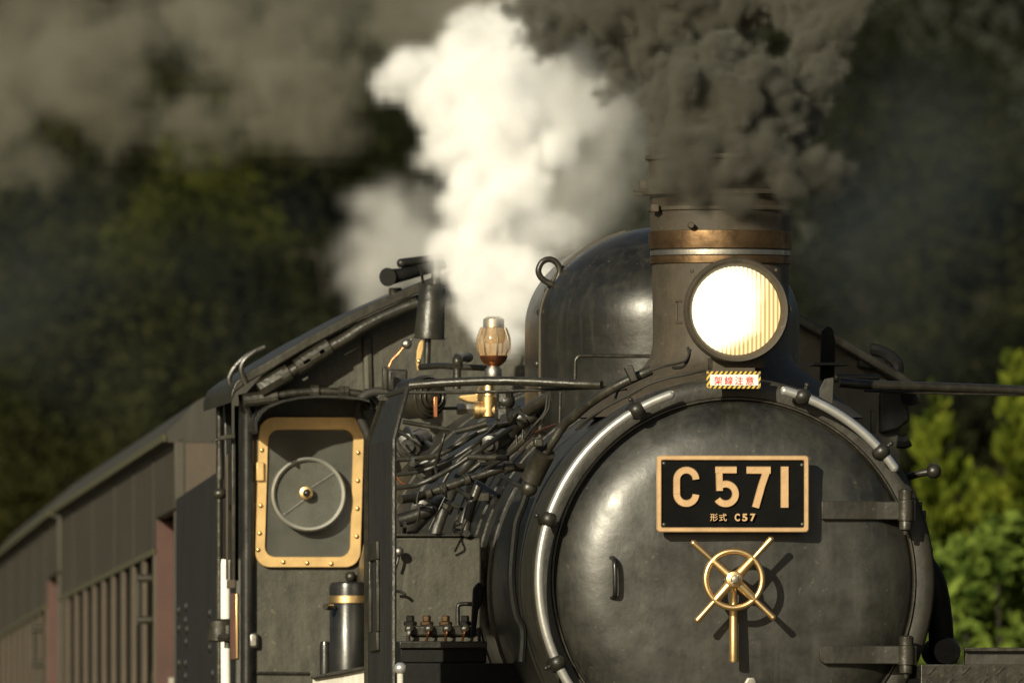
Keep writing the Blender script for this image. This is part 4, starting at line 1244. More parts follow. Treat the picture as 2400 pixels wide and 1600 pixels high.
# ================================================================== the tender
tend = thing('coal_tender', (.2, 14.5, 0), 'dark grey riveted coal tender between the cab and the first coach', 'tender')
def side_line(px, py, Y):
    return P(px, py, Y)
A, B = P(492, 1098, 11.2), P(400, 1134, 18.3)
zt = (A.z + B.z) / 2
mb = MB()
w = 2.66
mb.loft([[Vector((A.x, A.y, .9)), Vector((A.x + w, A.y, .9)), Vector((A.x + w, A.y, zt)), Vector((A.x, A.y, zt))],
         [Vector((B.x, B.y, .9)), Vector((B.x + w, B.y, .9)), Vector((B.x + w, B.y, zt)), Vector((B.x, B.y, zt))]])
tb = finish('tender_body', mb, 'tender', tend, .01)
rv0 = None
for zx, zy in ((818, 1237), (852, 1220), (850, 1283), (820, 1320), (856, 1325), (852, 1382), (962, 1250), (964, 1328), (962, 1408), (975, 1527), (850, 1480), (820, 1480), (850, 1540)):
    px, py = z1(zx, zy)
    # rivet on the side plane: solve for the depth where the plane is seen at this pixel
    Y = 14.0
    for _ in range(12):
        X = A.x + (B.x - A.x) * (Y - A.y) / (B.y - A.y)
        Y = F * (X - CX) / (px - XV) - D
    p = P(px, py, Y)
    if rv0 is None:
        rv0 = finish('rivet', MB().ball(p, .026, 8, (.7, 1, 1)), 'tender', tend)
    else:
        share('rivet', rv0, p, tend)
coal = MB()
N_ = 26
vs, fs = [], []
for j in range(N_ + 1):
    for i in range(9):
        u, v = i / 8, j / N_
        p = (A + (B - A) * v) + Vector((w * (.04 + .92 * u), 0, 0))
        vs.append(Vector((p.x, p.y, zt - .14 + .1 * math.sin(math.pi * u) * 1 + .08 * mnoise.noise(Vector((u * 9, v * 30, 2))))))
for j in range(N_):
    for i in range(8):
        o = j * 9 + i
        fs.append((o, o + 1, o + 10, o + 9))
coal.add(vs, fs)
tag(finish('coal_load', coal, 'dark', tend), kind='stuff')

# ================================================================== the coaches
def coach(front, heading, length, label, first):
    c, s_ = math.cos(heading), math.sin(heading)
    root = thing('passenger_coach', (front.x, front.y, 0), label, 'railway coach', 'coaches behind the engine')
    root.rotation_euler = (0, 0, -heading)
    def put(name, mb, mat, parent=None, bevel=0, smooth=40):
        par = parent or root
        o = finish(name, mb, mat, None, bevel, smooth)
        cl = Vector(o.location)
        WORLD[o] = cl
        o.parent = par
        o.location = cl - (Vector((0, 0, 0)) if par is root else WORLD[par])
        return o
    hw = 1.4
    ze = 3.45
    # roof
    prof = [(-hw - .03, ze - .05), (-hw - .035, ze), (-hw + .02, ze + .05), (-hw + .1, ze + .14), (-hw + .22, ze + .2), (-hw + .5, ze + .31), (-.5, ze + .42), (0, ze + .46)]
    prof = prof + [(-x, z) for x, z in prof[-2::-1]]
    mb = MB().loft([[Vector((x, Y, z)) for x, z in prof] for Y in (0, length)])
    roof_ = put('coach_roof', mb, 'coachroof', None, 0, 50)
    put('roof_gutter', MB().box((-hw - .055, .05, ze - .045), (-hw - .036, length - .05, ze - .012)), 'moss', roof_)
    # side: letterboard, window band of pillars, waist panel
    wt, wb = ze - .50, ze - 1.62
    m = MB().box((-hw, 3.1, wt), (-hw + .05, length - .02, ze - .02)).box((-hw, 0, ze - .36), (-hw + .05, 3.098, ze - .02))
    put('letterboard', m, 'coach', None, .006)
    put('waist_panel', MB().box((-hw, 3.1, 1.0), (-hw + .05, length - .02, wb)), 'coach', None, .006)
    put('rain_strip', MB().box((-hw - .012, 3.15, wt - .03), (-hw - .001, length - .05, wt)), 'moss')
    put('door_post', MB().box((-hw, .0, 1.0), (-hw + .028, .10, ze - .37)), 'coach', None, .004)
    put('door_jamb', MB().box((-hw + .002, 3.05, 1.0), (-hw + .115, 3.098, ze - .37)), 'redbrown', None, .004)
    put('vestibule_door', MB().box((-hw + .116, .11, 1.0), (-hw + .14, 3.04, ze - .37)), 'redbrown', None, .006)
    put('jamb_plate', MB().box((-hw + .06, 3.02, wt - .9), (-hw + .11, 3.049, wt - .62)), 'steel')
    for ys in (3.4, 6.9, 10.5, 14.8, 19.0):
        if ys < length - .3:
            put('panel_seam', MB().box((-hw - .006, ys, wt + .002), (-hw - .0005, ys + .09, ze - .06)), 'coachroof')
    nwin = int((length - 2.2) / 1.9)
    for k in range(nwin + 1):
        y0 = 3.1 + k * 1.9
        y1 = y0 + (.75 if k else .5)
        if y1 > length - .05:
            break
        put('window_pillar', MB().box((-hw - .003, y0, wb), (-hw + .03, y1, wt - .031)), 'coach', None, .004)
        put('pillar_bead', MB().box((-hw - .012, y0 - .03, wb), (-hw + .012, y0 - .001, wt - .032)), 'coachend', None, .003)
        if y0 + 1.9 < length - .1:
            pane = put('window_pane', MB().box((-hw + .04, y1, wb), (-hw + .046, y0 + 1.9, wt)), 'coachglass')
            put('sash_bar', MB().box((-hw + .03, y1, wb + .48), (-hw + .055, y0 + 1.9, wb + .53)), 'coach', pane)
    for y0 in (3.4,):
        for dz in (wt - .14, wt - .34):
            put('grab_handle_end', MB().tube([(-hw - .01, y0, dz), (-hw - .08, y0, dz)], .02, 10), 'pipe')
        put('grab_handle', MB().tube([(-hw - .075, y0, wt - .12), (-hw - .075, y0, wt - .36)], .012, 10), 'coachroof')
    put('coach_end', MB().box((-hw + .03, .005, 1.0), (hw - .03, .06, ze + .05)), 'coachend', None, .01)
    prof_in = [(x * .97, z - .03) for x, z in prof if z > ze]
    put('end_gable', MB().prism(prof_in[::-1], .02, .06), 'coachend')
    put('far_side', MB().box((hw - .05, 0, 1.0), (hw, length, ze - .02)), 'coach')
    put('far_end', MB().box((-hw + .05, length - .05, 1.0), (hw - .06, length - .02, ze)), 'coach')
    return root
H0 = math.radians(1.75)
side0 = P(398, 1000, 20.3)
front0 = Vector((side0.x + 1.4, 20.3, 0))
coach(front0, H0, 22.0, 'weathered grey-brown coach with open red-brown vestibule, directly behind the tender', True)
f1 = front0 + Vector((math.sin(H0), math.cos(H0), 0)) * 22.7
coach(f1, H0 + math.radians(.25), 20.0, 'second grey-brown coach, farther back at the picture edge behind the first coach', False)

# ================================================================== vegetation
def leaf_mat(name, dark, light, trans=.35, scale=1.2):
    m = bpy.data.materials.new(name)
    m.use_nodes = True
    t = m.node_tree
    t.nodes.remove(t.nodes['Principled BSDF'])
    f = noise_node(t, scale, 4, .6)
    col = ramp(t, f, [(.35, dark), (.68, light)])
    d = t.nodes.new('ShaderNodeBsdfDiffuse')
    tr = t.nodes.new('ShaderNodeBsdfTranslucent')
    mx = t.nodes.new('ShaderNodeMixShader')
    mx.inputs[0].default_value = trans
    t.links.new(col, d.inputs[0])
    t.links.new(col, tr.inputs[0])
    t.links.new(d.outputs[0], mx.inputs[1])
    t.links.new(tr.outputs[0], mx.inputs[2])
    t.links.new(mx.outputs[0], t.nodes['Material Output'].inputs[0])
    return m
M['leaf_shade'] = leaf_mat('shade_leaves', (.012, .014, .0075), (.029, .031, .013), .3, .5)  # shade of the far trees is put into this low leaf colour
M['leaf_wood'] = leaf_mat('wood_leaves', (.007, .008, .005), (.015, .016, .008), .2, .5)  # low colour also holds the shadow of the wood behind
M['leaf_olive'] = leaf_mat('olive_leaves', (.019, .021, .008), (.047, .048, .014), .3, .5)
M['leaf_bright'] = leaf_mat('yellow_green_leaves', (.026, .031, .007), (.080, .086, .011), .3, .9)
M['leaf_brown'] = leaf_mat('brownish_leaves', (.030, .022, .010), (.060, .040, .016))
M['needle'] = leaf_mat('conifer_sprays', (.030, .048, .007), (.23, .27, .030), .45, 5)
M['bush'] = leaf_mat('bush_leaves', (.025, .050, .010), (.25, .33, .06), .4, 7)
M['bark'] = plain('bark', (.032, .026, .018), .9, 0, .4, 5)

def leaf_cloud(name, pos, size, mat, parent, rng, aim=None):
    n = len(pos)
    u = rng.normal(size=(n, 3))
    u /= np.linalg.norm(u, axis=1)[:, None]
    if aim is not None:
        u = u * .45 + aim
        u /= np.linalg.norm(u, axis=1)[:, None]
    v = np.cross(u, rng.normal(size=(n, 3)))
    v /= np.linalg.norm(v, axis=1)[:, None]
    sz = (size * rng.uniform(.6, 1.4, n))[:, None]
    a, b = u * sz, v * sz * .55
    co = np.stack([pos - a, pos + b, pos + a, pos - b], 1).reshape(-1, 3)
    c = co.mean(0)
    me = bpy.data.meshes.new(name)
    me.vertices.add(4 * n)
    me.vertices.foreach_set('co', (co - c).astype(np.float32).ravel())
    me.loops.add(4 * n)
    me.loops.foreach_set('vertex_index', np.arange(4 * n, dtype=np.int32))
    me.polygons.add(n)
    me.polygons.foreach_set('loop_start', np.arange(0, 4 * n, 4, dtype=np.int32))
    me.polygons.foreach_set('loop_total', np.full(n, 4, dtype=np.int32))
    me.update(calc_edges=True)
    me.materials.append(M[mat])
    ob = bpy.data.objects.new(name, me)
    COL.objects.link(ob)
    WORLD[ob] = Vector(c)
    if parent is not None:
        ob.parent = parent
        ob.location = Vector(c) - WORLD[parent]
    else:
        ob.location = c
    return ob

def broadleaf(base, height, rx, rz, mat, label, seed, clumps=90, per=70, leaf=.10, group='trees on the slope behind the train', limbs=7, gap=.0):
    rng = np.random.default_rng(seed)
    root = thing('broadleaf_tree', base, label, 'tree', group)
    cz_ = base.z + height - rz
    ctr = np.array([base.x, base.y, cz_])
    mb = MB()
    mb.tube([base, base + Vector((.1, 0, height * .3)), Vector((base.x - .1, base.y, cz_)), Vector((base.x, base.y, cz_ + rz * .1))], .2, 10, rr=(.16, .03))
    for k in range(limbs):
        a = rng.uniform(0, 6.28)
        h = base.z + height * rng.uniform(.3, .7)
        st = Vector((base.x, base.y, h))
        e = Vector((base.x + math.cos(a) * rx * .9, base.y + math.sin(a) * rx * .9, h + rng.uniform(.3, 1.4) * rz * .7))
        mb.tube([st, (st + e) / 2 + Vector((0, 0, .25)), e], .07, 7, rr=(.08, .02))
    finish('trunk', mb, 'bark', root)
    d = rng.normal(size=(clumps, 3))
    d /= np.linalg.norm(d, axis=1)[:, None]
    r = rng.uniform(.25, 1.0, clumps) ** .6
    cc_ = ctr + d * r[:, None] * np.array([rx, rx, rz])
    cr = rng.uniform(.25, .6, clumps) * rx * .45
    pos = np.repeat(cc_, per, 0) + rng.normal(size=(clumps * per, 3)) * np.repeat(cr, per)[:, None] * np.array([1, 1, .6])
    leaf_cloud('crown', pos, leaf, mat, root, rng)
    return root

def conifer(base, height, slope, mat, label, seed, spray=.06):
    rng = np.random.default_rng(seed)
    root = thing('conifer_tree', base, label, 'tree', 'young conifers beside the line')
    finish('trunk', MB().tube([base, base + Vector((0, 0, height * .5)), base + Vector((0, 0, height))], .06, 8, rr=(.09, .008)), 'bark', root)
    pos, aim = [], []
    nb = int(height * 30)
    for k in range(nb):
        t = rng.uniform(0, 1) ** .8
        h = height * t
        L = (height - h) * slope * rng.uniform(.55, 1.25) + .06
        L = min(L, 1.2) * .8
        a = rng.uniform(0, 6.28)
        dr = np.array([math.cos(a), math.sin(a), 0])
        m = int(14 + L * 60)
        q = rng.uniform(0, 1, m)
        p = np.array(base) + np.array([0, 0, h]) + dr * (q * L)[:, None] + np.array([0, 0, 1]) * (q ** 1.4 * L * .8)[:, None]
        p = p + rng.normal(size=(m, 3)) * (.014 + .07 * L * (1 - q))[:, None]
        pos.append(p)
        aim.append(np.tile(dr * .5 + np.array([0, 0, .9]), (m, 1)))
    pos, aim = np.concatenate(pos), np.concatenate(aim)
    leaf_cloud('crown', pos, spray, mat, root, rng, aim)
    return root

def at_ground(px, Y, z=-.35):
    p = P(px, 0, Y)
    return Vector((p.x, Y, z))
def top_h(py, Y, z=-.35):
    return P(0, py, Y).z - z

# slope behind the line, closing the view
def hill_z(x, y):
    return -.4 + max(0, (y - 215)) * .42 + 3.0 * mnoise.noise(Vector((x * .02, y * .02, 3)))
big_sheet('hillside', -300, 400, 205, 480, 0, 'slope', 60, 40, hill_z)

# yellow-green conifers and a bush by the line on the right
YT = 62.0
conifer(at_ground(2158, YT), top_h(900, YT), .27, 'needle', 'slender yellow-green conifer with a pointed tip just right of the smokebox', 11)
conifer(at_ground(2345, YT + 3), top_h(815, YT + 3), .27, 'needle', 'taller yellow-green conifer at the right edge of the picture', 12)
conifer(at_ground(2262, YT + 6), top_h(1120, YT + 6), .26, 'needle', 'short yellow-green conifer between the two taller conifers', 13)
def bush(px, py, Y, rx, rz, n, label, seed, leaf=.055):
    rng = np.random.default_rng(seed)
    c = P(px, py, Y)
    root = thing('leafy_bush', (c.x, Y, -.35), label, 'bush', 'bushes beside the line')
    mb = MB()
    for k in range(7):
        a = rng.uniform(0, 6.28)
        mb.tube([Vector((c.x, Y, -.35)), Vector((c.x + .3 * rx * math.cos(a), Y + .3 * rx * math.sin(a), c.z * .5)), Vector((c.x + .8 * rx * math.cos(a), Y + .8 * rx * math.sin(a), c.z + rz * .4))], .03, 6, rr=(.035, .008))
    finish('stem', mb, 'bark', root)
    d = rng.normal(size=(n, 3))
    d /= np.linalg.norm(d, axis=1)[:, None]
    r = rng.uniform(.3, 1, n) ** .5
    cc_ = np.array([c.x, Y, c.z]) + d * r[:, None] * np.array([rx, rx, rz])
    pos = np.repeat(cc_, 26, 0) + rng.normal(size=(n * 26, 3)) * .06
    leaf_cloud('crown', pos, leaf, 'bush', root, rng)
    return root
bush(2330, 1440, 52.0, .62, .62, 150, 'round-leaved green bush low at the right edge, in front of the conifers', 21)
bush(2190, 1450, 54.0, .45, .55, 90, 'smaller green bush between the smokebox and the round-leaved bush', 22)

# trees on the dark slope behind, each with its own crown
TL = [
    (90, 520, 168, 2.0, 2.4, 'leaf_shade', 'dark tree at the far left above the coaches', 31),
    (300, 480, 160, 1.7, 2.6, 'leaf_olive', 'olive-green tree above the coach roof, second tree from the left edge', 32),
    (450, 560, 150, .85, 2.4, 'leaf_bright', 'slim yellow-green tree left of the cab', 33),
    (620, 450, 172, 1.6, 2.6, 'leaf_shade', 'dark tree directly behind the cab roof', 34),
    (180, 800, 140, 1.6, 1.9, 'leaf_olive', 'low olive-brown tree just above the coach roofs', 35),
    (500, 760, 146, 1.3, 1.6, 'leaf_shade', 'low dark tree behind the rain gutter of the cab', 36),
    (800, 300, 185, 2.2, 2.6, 'leaf_shade', 'dark tree behind the white steam', 37),
    (2000, 350, 180, 2.4, 3.4, 'leaf_shade', 'tall dark tree behind the right side of the chimney', 38),
    (2290, 520, 165, 1.5, 2.4, 'leaf_olive', 'olive and rust-tinted tree high at the right edge', 39),
    (2200, 980, 130, 1.5, 2.0, 'leaf_shade', 'dark tree between the conifers and the haze', 40),
]
for px, py, Y, rx, rz, mt, lb, sd in TL:
    b = at_ground(px, Y, -.4)
    h = P(px, py, Y).z + rz * .55 + .4
    broadleaf(b, h, rx, rz, mt, lb, sd, clumps=int(60 + 40 * rx), per=260, leaf=.045)
# the wood that closes the view behind them reads as one mass
rng = np.random.default_rng(77)
nC = 900
cx_ = rng.uniform(-12, 42, nC)
cy_ = rng.uniform(198, 212, nC)
czz = rng.uniform(0, 1, nC) * (14 + 3 * np.sin(cx_ * .9) + 2 * np.sin(cx_ * .37 + 1))
pos = np.repeat(np.stack([cx_, cy_, czz], 1), 170, 0) + rng.normal(size=(nC * 170, 3)) * np.array([.65, .5, .5])
tag(leaf_cloud('wood', pos, .10, 'leaf_wood', None, rng), 'dark wooded slope closing the view behind the train', 'wood', kind='stuff')
# bare branches slanting across the dark trees on the left
for pts, lb, nm in (
        ([(250, 590, 165), (420, 640, 165), (560, 700, 165), (700, 752, 165)], 'long bare branch slanting down to the cab roof', 'a'),
        ([(330, 500, 167), (470, 560, 167), (590, 575, 167), (730, 585, 167)], 'upper bare branch running level towards the steam', 'b'),
        ([(210, 745, 163), (380, 765, 163), (520, 775, 163), (680, 800, 163)], 'lower bare branch close above the cab gutter', 'c')):
    q = [P(*p) for p in pts]
    root = thing('bare_sapling', Vector((q[-1].x + .4, q[-1].y, -.35)), lb, 'branch', 'bare branches left of the cab')
    base = WORLD[root]
    finish('stem', MB().tube([base, Vector((base.x, base.y, q[-1].z * .6)), q[-1], ] , .03, 7, rr=(.02, .015)), 'bark', root)
    finish('branch', MB().tube(q[::-1], .03, 7, rr=(.022, .009)), 'bark', root)

# ================================================================== smoke and steam
def trilin(rng, shape, cell):
    n = [int(s / cell) + 3 for s in shape]
    out = rng.random(n).astype(np.float32)
    for ax in range(3):
        t = np.arange(shape[ax]) / cell
        i = t.astype(int)
        f = t - i
        f = f * f * (3 - 2 * f)
        sh = [1, 1, 1]
        sh[ax] = -1
        f = f.reshape(sh).astype(np.float32)
        out = np.take(out, i, ax) * (1 - f) + np.take(out, i + 1, ax) * f
    return out

def fbm(rng, shape, cell, octv=5, pers=.55):
    a, tot, o = 1, 0, np.zeros(shape, np.float32)
    for k in range(octv):
        if cell < 1.3:
            break
        o += a * trilin(rng, shape, cell)
        tot += a
        a *= pers
        cell /= 2.1
    return o / tot

def smoke_mat(name, col, dens, g):
    m = bpy.data.materials.new(name)
    m.use_nodes = True
    t = m.node_tree
    t.nodes.clear()
    o = t.nodes.new('ShaderNodeOutputMaterial')
    v = t.nodes.new('ShaderNodeVolumePrincipled')
    v.inputs['Color'].default_value = (*col, 1)
    v.inputs['Density'].default_value = dens
    v.inputs['Anisotropy'].default_value = g
    t.links.new(v.outputs[0], o.inputs['Volume'])
    return m

def plume(name, label, seeds, vox, mat, seed, levels=(12, 7), soft=.5, erode=.6, ncell=.14, warp=.05, wcell=.25, ratios=((.35, .6), (.3, .5)), gain=1.0, grow=1.0, blur=.5):
    """billows of overlapping puffs, eroded by turbulence, stored as a density grid"""
    rng = np.random.default_rng(seed)
    sp = [(P(x, y, Y), r * grow / S(Y), q) for x, y, Y, r, q in seeds]
    cur = sp
    for n, (a, b) in zip(levels, ratios):
        nxt = []
        for c, r, q in cur:
            for k in range(n):
                d = Vector(rng.normal(size=3)).normalized()
                nxt.append((c + d * (r * rng.uniform(.7, 1.0)), r * rng.uniform(a, b), q))
        sp = sp + nxt
        cur = nxt
    C = np.array([list(c) for c, _, _ in sp])
    R = np.array([r for _, r, _ in sp])
    Q = [q for _, _, q in sp]
    pad = vox * 3 + warp
    mn = (C - R[:, None]).min(0) - pad
    mx = (C + R[:, None]).max(0) + pad
    n = np.ceil((mx - mn) / vox).astype(int) + 1
    mx = mn + (n - 1) * vox
    g = np.zeros(n, np.float32)
    dq = np.zeros(n, np.float32)
    for c, r, q in zip(C, R, Q):
        lo = np.maximum(((c - r - mn) / vox).astype(int), 0)
        hi = np.minimum(((c + r - mn) / vox).astype(int) + 2, n)
        ax = [((np.arange(lo[i], hi[i]) * vox + mn[i] - c[i]) / r) ** 2 for i in range(3)]
        d = np.sqrt(ax[0][:, None, None] + ax[1][None, :, None] + ax[2][None, None, :])
        v = np.clip((1 - d) / soft, 0, 1)
        sl = g[lo[0]:hi[0], lo[1]:hi[1], lo[2]:hi[2]]
        np.maximum(sl, v, out=sl)
        sl = dq[lo[0]:hi[0], lo[1]:hi[1], lo[2]:hi[2]]
        np.maximum(sl, v * q, out=sl)
    g = dq
    shp = tuple(n)
    if warp:
        ix = np.indices(shp)
        off = [np.rint((fbm(rng, shp, wcell / vox, 3) - .5) * 4 * warp / vox).astype(int) for _ in range(3)]
        g = g[np.clip(ix[0] + off[0], 0, n[0] - 1), np.clip(ix[1] + off[1], 0, n[1] - 1), np.clip(ix[2] + off[2], 0, n[2] - 1)]
    nz = np.clip((fbm(rng, shp, ncell / vox, 5, .6) - .28) / .44, 0, 1)
    g = np.clip((g - erode * nz * (1.15 - .75 * g)) / (1 - erode * .45), 0, 1) * gain
    for i in range(3):                               # soften the grid a little
        g = (1 - blur) * g + .5 * blur * (np.roll(g, 1, i) + np.roll(g, -1, i))
    for i in range(3):
        sl = [slice(None)] * 3
        for e in (0, 1, -1, -2):
            sl[i] = e
            g[tuple(sl)] = 0
    N = int(n.prod())
    me = bpy.data.meshes.new(name)
    me.vertices.add(N)
    co = np.empty((N, 3), np.float32)
    co[:] = (mn + mx) / 2
    me.vertices.foreach_set('co', co.ravel())
    me.attributes.new('puff', 'FLOAT', 'POINT').data.foreach_set('value', g.astype(np.float32).ravel())
    ob = bpy.data.objects.new(name, me)
    COL.objects.link(ob)
    ng = bpy.data.node_groups.new(name, 'GeometryNodeTree')
    ng.interface.new_socket('Geometry', in_out='INPUT', socket_type='NodeSocketGeometry')
    ng.interface.new_socket('Geometry', in_out='OUTPUT', socket_type='NodeSocketGeometry')
    new, link = ng.nodes.new, ng.links.new
    gi, go = new('NodeGroupInput'), new('NodeGroupOutput')
    def vm(op, a, b):
        k = new('ShaderNodeVectorMath')
        k.operation = op
        for i, x in enumerate((a, b)):
            if isinstance(x, tuple):
                k.inputs[i].default_value = x
            elif x is not None:
                link(x, k.inputs[i])
        return k.outputs['Value'] if op == 'DOT_PRODUCT' else k.outputs[0]
    q = vm('SUBTRACT', new('GeometryNodeInputPosition').outputs[0], tuple(float(x) for x in mn))
    q = vm('FLOOR', vm('ADD', vm('MULTIPLY', q, (1 / vox,) * 3), (.5, .5, .5)), None)
    lin = vm('DOT_PRODUCT', q, (float(n[1] * n[2]), float(n[2]), 1.0))
    fi = new('FunctionNodeFloatToInt')
    fi.rounding_mode = 'ROUND'
    link(lin, fi.inputs[0])
    na = new('GeometryNodeInputNamedAttribute')
    na.data_type = 'FLOAT'
    na.inputs['Name'].default_value = 'puff'
    si = new('GeometryNodeSampleIndex')
    si.data_type = 'FLOAT'
    si.domain = 'POINT'
    si.clamp = True
    link(gi.outputs[0], si.inputs['Geometry'])
    link(na.outputs[0], [s_ for s_ in si.inputs if s_.name == 'Value' and s_.enabled][0])
    link(fi.outputs[0], si.inputs['Index'])
    vc = new('GeometryNodeVolumeCube')
    link(si.outputs[0], vc.inputs['Density'])
    vc.inputs['Min'].default_value = tuple(float(x) for x in mn)
    vc.inputs['Max'].default_value = tuple(float(x) for x in mx)
    for k, nn in zip('XYZ', n):
        vc.inputs['Resolution ' + k].default_value = int(nn)
    sm = new('GeometryNodeSetMaterial')
    sm.inputs['Material'].default_value = mat
    link(vc.outputs[0], sm.inputs[0])
    link(sm.outputs[0], go.inputs[0])
    ob.modifiers.new('density', 'NODES').node_group = ng
    me.materials.append(mat)
    print(name, n, len(sp), float(g.mean()))
    return tag(ob, label, 'smoke' if 'smoke' in name else 'steam', kind='stuff')

dark = smoke_mat('coal_smoke', (.275, .265, .222), 110, .1)
grey = smoke_mat('drifting_smoke', (.345, .325, .26), 9, .0)
white = smoke_mat('white_steam', (.990, .990, .992), 22, -.26)
pale = smoke_mat('pale_steam', (.87, .86, .83), 5.5, -.15)
blue = smoke_mat('blue_haze', (.145, .175, .21), .30, 0)

plume('coal_smoke', 'dark brown coal smoke boiling up out of the chimney', [
    (1655, 370, .82, 62, 1.00), (1580, 352, .80, 40, 1.00), (1738, 350, .80, 44, 1.00), (1640, 305, .74, 92, 1.00), (1555, 305, .8, 68, 1.00), (1740, 300, .68, 88, 1.00), (1650, 225, .68, 105, 1.00), (1575, 225, .82, 72, 1.00), (1725, 205, .74, 86, 1.00),
    (1660, 150, .8, 72, 1.00), (1600, 165, .85, 60, 1.00), (1805, 275, .86, 52, 1.00), (1835, 335, .9, 40, 0.90), (1845, 205, .98, 52, 1.00), (1875, 262, 1.0, 36, 0.90), (1520, 250, .95, 45, 0.72),
    (1855, 135, 1.1, 52, 1.00), (1895, 75, 1.2, 62, 1.00), (1935, 20, 1.2, 66, 1.00), (1885, 190, 1.05, 40, 1.00), (1830, 60, 1.4, 60, 1.00),
    (1485, 110, 1.7, 66, 0.80), (1425, 60, 1.8, 92, 0.55), (1535, 40, 1.7, 72, 1.00), (1625, 0, 1.6, 78, 1.00), (1725, -10, 1.6, 78, 1.00), (1810, -10, 1.6, 66, 1.00), (1345, 60, 1.9, 86, 0.55), (1265, 20, 2.2, 100, 0.35), (1400, 165, 1.9, 58, 0.50), (1440, 215, 1.8, 40, 0.39),
    (1470, -60, 1.8, 140, 0.80), (1640, -110, 1.7, 140, 1.00), (1850, -110, 1.6, 130, 1.00), (1290, -90, 2.2, 150, 0.35), (1170, 0, 2.7, 110, 0.32)], .0145, dark, 3, levels=(9, 8), ratios=((.4, .66), (.28, .5)), soft=1.0, erode=.44, ncell=.12, warp=.05, wcell=.18, grow=1.0, blur=.25)
# wisps curling round the chimney lip
plume('coal_smoke_wisp', 'thin brown smoke curling over the right side of the chimney lip', [
    (1690, 395, .5, 60, 0.80), (1600, 400, .5, 55, 0.70), (1780, 410, .55, 55, 0.80), (1860, 400, .7, 45, 0.80), (1900, 430, .75, 38, 0.70), (1930, 395, .8, 30, 0.70), (1800, 470, .5, 36, 0.21), (1840, 500, .55, 30, 0.50),
    (1760, 440, .45, 40, 0.21), (1650, 430, .45, 50, 0.21), (1560, 430, .5, 50, 0.21), (1510, 400, .6, 45, 0.60), (1490, 450, .7, 36, 0.50), (1620, 470, .45, 36, 0.14), (1600, 370, .48, 60, 0.80), (1700, 365, .46, 60, 0.80), (1770, 365, .5, 50, 0.80), (1540, 365, .55, 50, 0.80), (1600, 495, .46, 50, 0.08), (1700, 490, .45, 50, 0.09), (1790, 500, .5, 46, 0.09), (1850, 470, .6, 40, 0.40), (1880, 520, .7, 30, 0.25), (1450, 430, .9, 50, 0.35), (1420, 490, 1.0, 46, 0.25)], .014, dark, 9, levels=(8, 5), soft=.8, erode=.6, ncell=.09, warp=.05, wcell=.12, gain=.5, grow=1.15)
plume('white_steam', 'dense sunlit white steam rising from the safety valve before the cab', [
    (1135, 725, 4.05, 24, .8), (1110, 748, 4.05, 18, .7), (1165, 712, 4.1, 24, .8), (1135, 815, 4.75, 23, 1.58), (1110, 800, 4.75, 18, 1.58), (1125, 770, 4.75, 43, 1.58), (1150, 790, 4.75, 27, 1.58), (1165, 745, 5.0, 39, 1.58), (1090, 770, 4.9, 19, 1.43), (1115, 715, 5.0, 54, 1.58), (1170, 690, 5.1, 55, 1.58), (1115, 660, 5.1, 46, 1.58), (1130, 610, 5.2, 82, 1.58), (1215, 640, 5.2, 57, 1.58), (1135, 540, 5.3, 104, 1.30), (1150, 470, 5.3, 110, 1.30), (1230, 510, 5.3, 84, 1.17), (1290, 540, 5.3, 48, 0.65),
    (1140, 400, 5.4, 116, 1.00), (1110, 320, 5.5, 111, 1.00), (1200, 330, 5.5, 132, 1.00), (1110, 250, 5.6, 106, 1.00), (1230, 250, 5.6, 121, 1.00), (1020, 215, 5.7, 80, 1.00), (945, 200, 5.7, 59, 1.00), (890, 225, 5.7, 38, 1.00),
    (1040, 150, 5.8, 76, 1.00), (1140, 130, 5.8, 95, 1.00), (970, 145, 5.8, 50, 0.90), (1080, 90, 5.9, 63, 0.81), (1220, 150, 5.8, 95, 0.90), (1300, 330, 5.6, 63, 0.40), (1010, 320, 5.5, 36, 0.81), (960, 375, 5.5, 21, 0.60), (985, 430, 5.4, 21, 0.60)],
    .023, white, 5, levels=(13, 6), soft=1.0, erode=.52, ncell=.2, warp=.055, wcell=.25, grow=1.1, blur=.35)
plume('thin_steam', 'thin greyish steam drifting between the white steam and the chimney', [
    (1350, 380, 4.9, 140, .85), (1400, 300, 4.9, 115, .8), (1340, 220, 4.9, 125, .9), (1280, 150, 5, 110, .9), (1420, 450, 4.6, 90, .5), (1300, 480, 4.8, 120, .9), (1270, 570, 4.7, 100, .8), (1110, 720, 4.2, 40, .45), (1160, 750, 4.1, 44, .7), (1100, 760, 4.1, 34, .6), (1180, 690, 4.2, 44, .5), (1230, 120, 4.5, 130, .6), (1100, 80, 5, 110, .5)],
    .035, pale, 6, levels=(8,), soft=1.0, erode=.45, ncell=.3, warp=.08, wcell=.4)
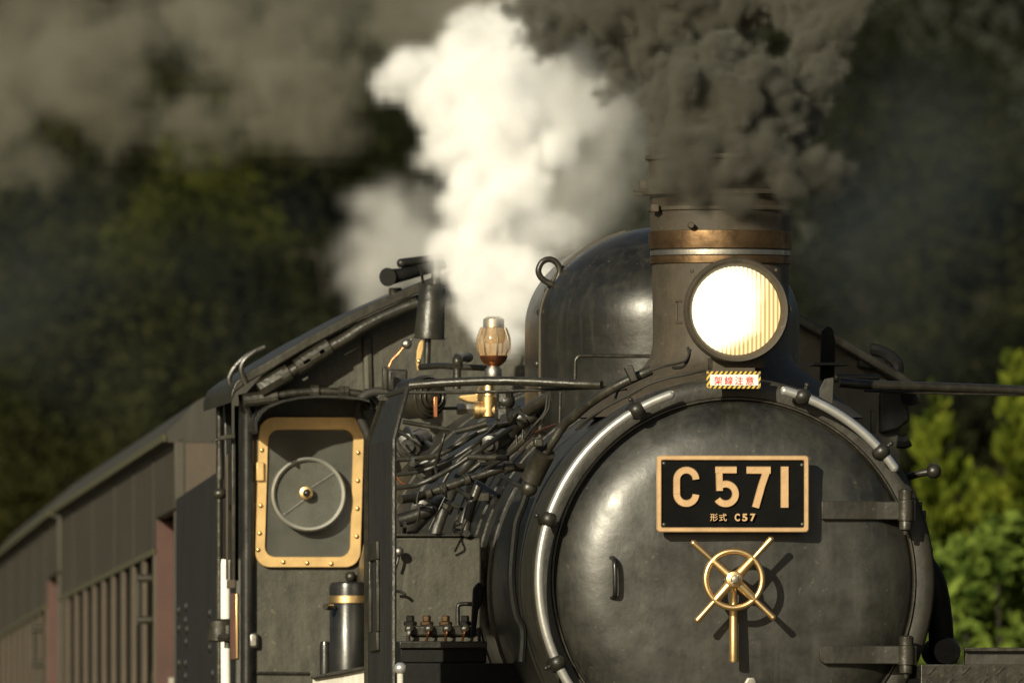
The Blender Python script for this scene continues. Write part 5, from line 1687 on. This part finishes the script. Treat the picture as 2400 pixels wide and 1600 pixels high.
plume('pale_steam', 'small grey steam cloud rolling off the cab roof', [
    (930, 470, 10.5, 60, 1), (880, 520, 10.4, 80, 1), (960, 560, 10.3, 100, 1), (820, 600, 10.4, 70, .9), (900, 620, 10.2, 90, 1), (850, 680, 10.2, 70, .9), (770, 570, 10.5, 34, .6), (730, 720, 10.3, 45, .5), (780, 740, 10.2, 50, .6), (1000, 640, 10.2, 80, 1)],
    .03, pale, 7, soft=.9, erode=.65, ncell=.22, warp=.07, wcell=.25)
plume('drifting_smoke', 'broad brownish smoke trail drifting over the coaches at upper left', [
    (1150, 0, 8, 150, .9), (1000, 0, 10, 150, .9), (880, 40, 12, 110, .9), (1050, -60, 9, 200, .9), (760, 0, 13, 130, .9), (690, 200, 15, 120, 1), (590, 160, 16, 130, 1), (640, 270, 15, 95, .9), (540, 40, 17, 130, .9), (430, 290, 18, 90, .9),
    (330, 310, 19, 70, .8), (240, 110, 19, 130, 1), (170, 200, 20, 120, .9), (60, 60, 23, 170, .9), (20, 280, 24, 130, .5), (400, 20, 19, 120, .8), (120, 330, 22, 90, .4), (-60, 150, 25, 200, .8), (300, -60, 21, 200, .9), (650, -80, 16, 200, .9), (480, 350, 18, 60, .5), (560, 330, 17, 80, .7), (740, 290, 15, 60, .7), (330, 180, 19, 70, .7), (450, 180, 18, 60, .5)],
    .05, grey, 8, levels=(9, 7), soft=1.0, erode=.66, ncell=.33, warp=.12, wcell=.45, grow=1.03, blur=.2)
plume('blue_haze_smoke', 'faint bluish smoke haze hanging right of the chimney', [
    (2050, 350, 26, 330, 1), (2200, 450, 28, 300, 1), (2100, 700, 28, 260, .8), (2250, 700, 30, 220, .7), (2330, 300, 30, 260, .8), (2000, 550, 27, 260, .8), (60, 450, 36, 200, .8), (20, 640, 36, 200, .9), (60, 900, 38, 220, .7), (-60, 760, 38, 260, .9), (250, 500, 40, 240, .7), (450, 620, 42, 240, .6), (300, 800, 42, 240, .7), (650, 500, 42, 240, .6), (600, 720, 42, 200, .6)],
    .12, blue, 10, levels=(6,), soft=1.0, erode=.4, ncell=1.2, warp=.2, wcell=1.2)
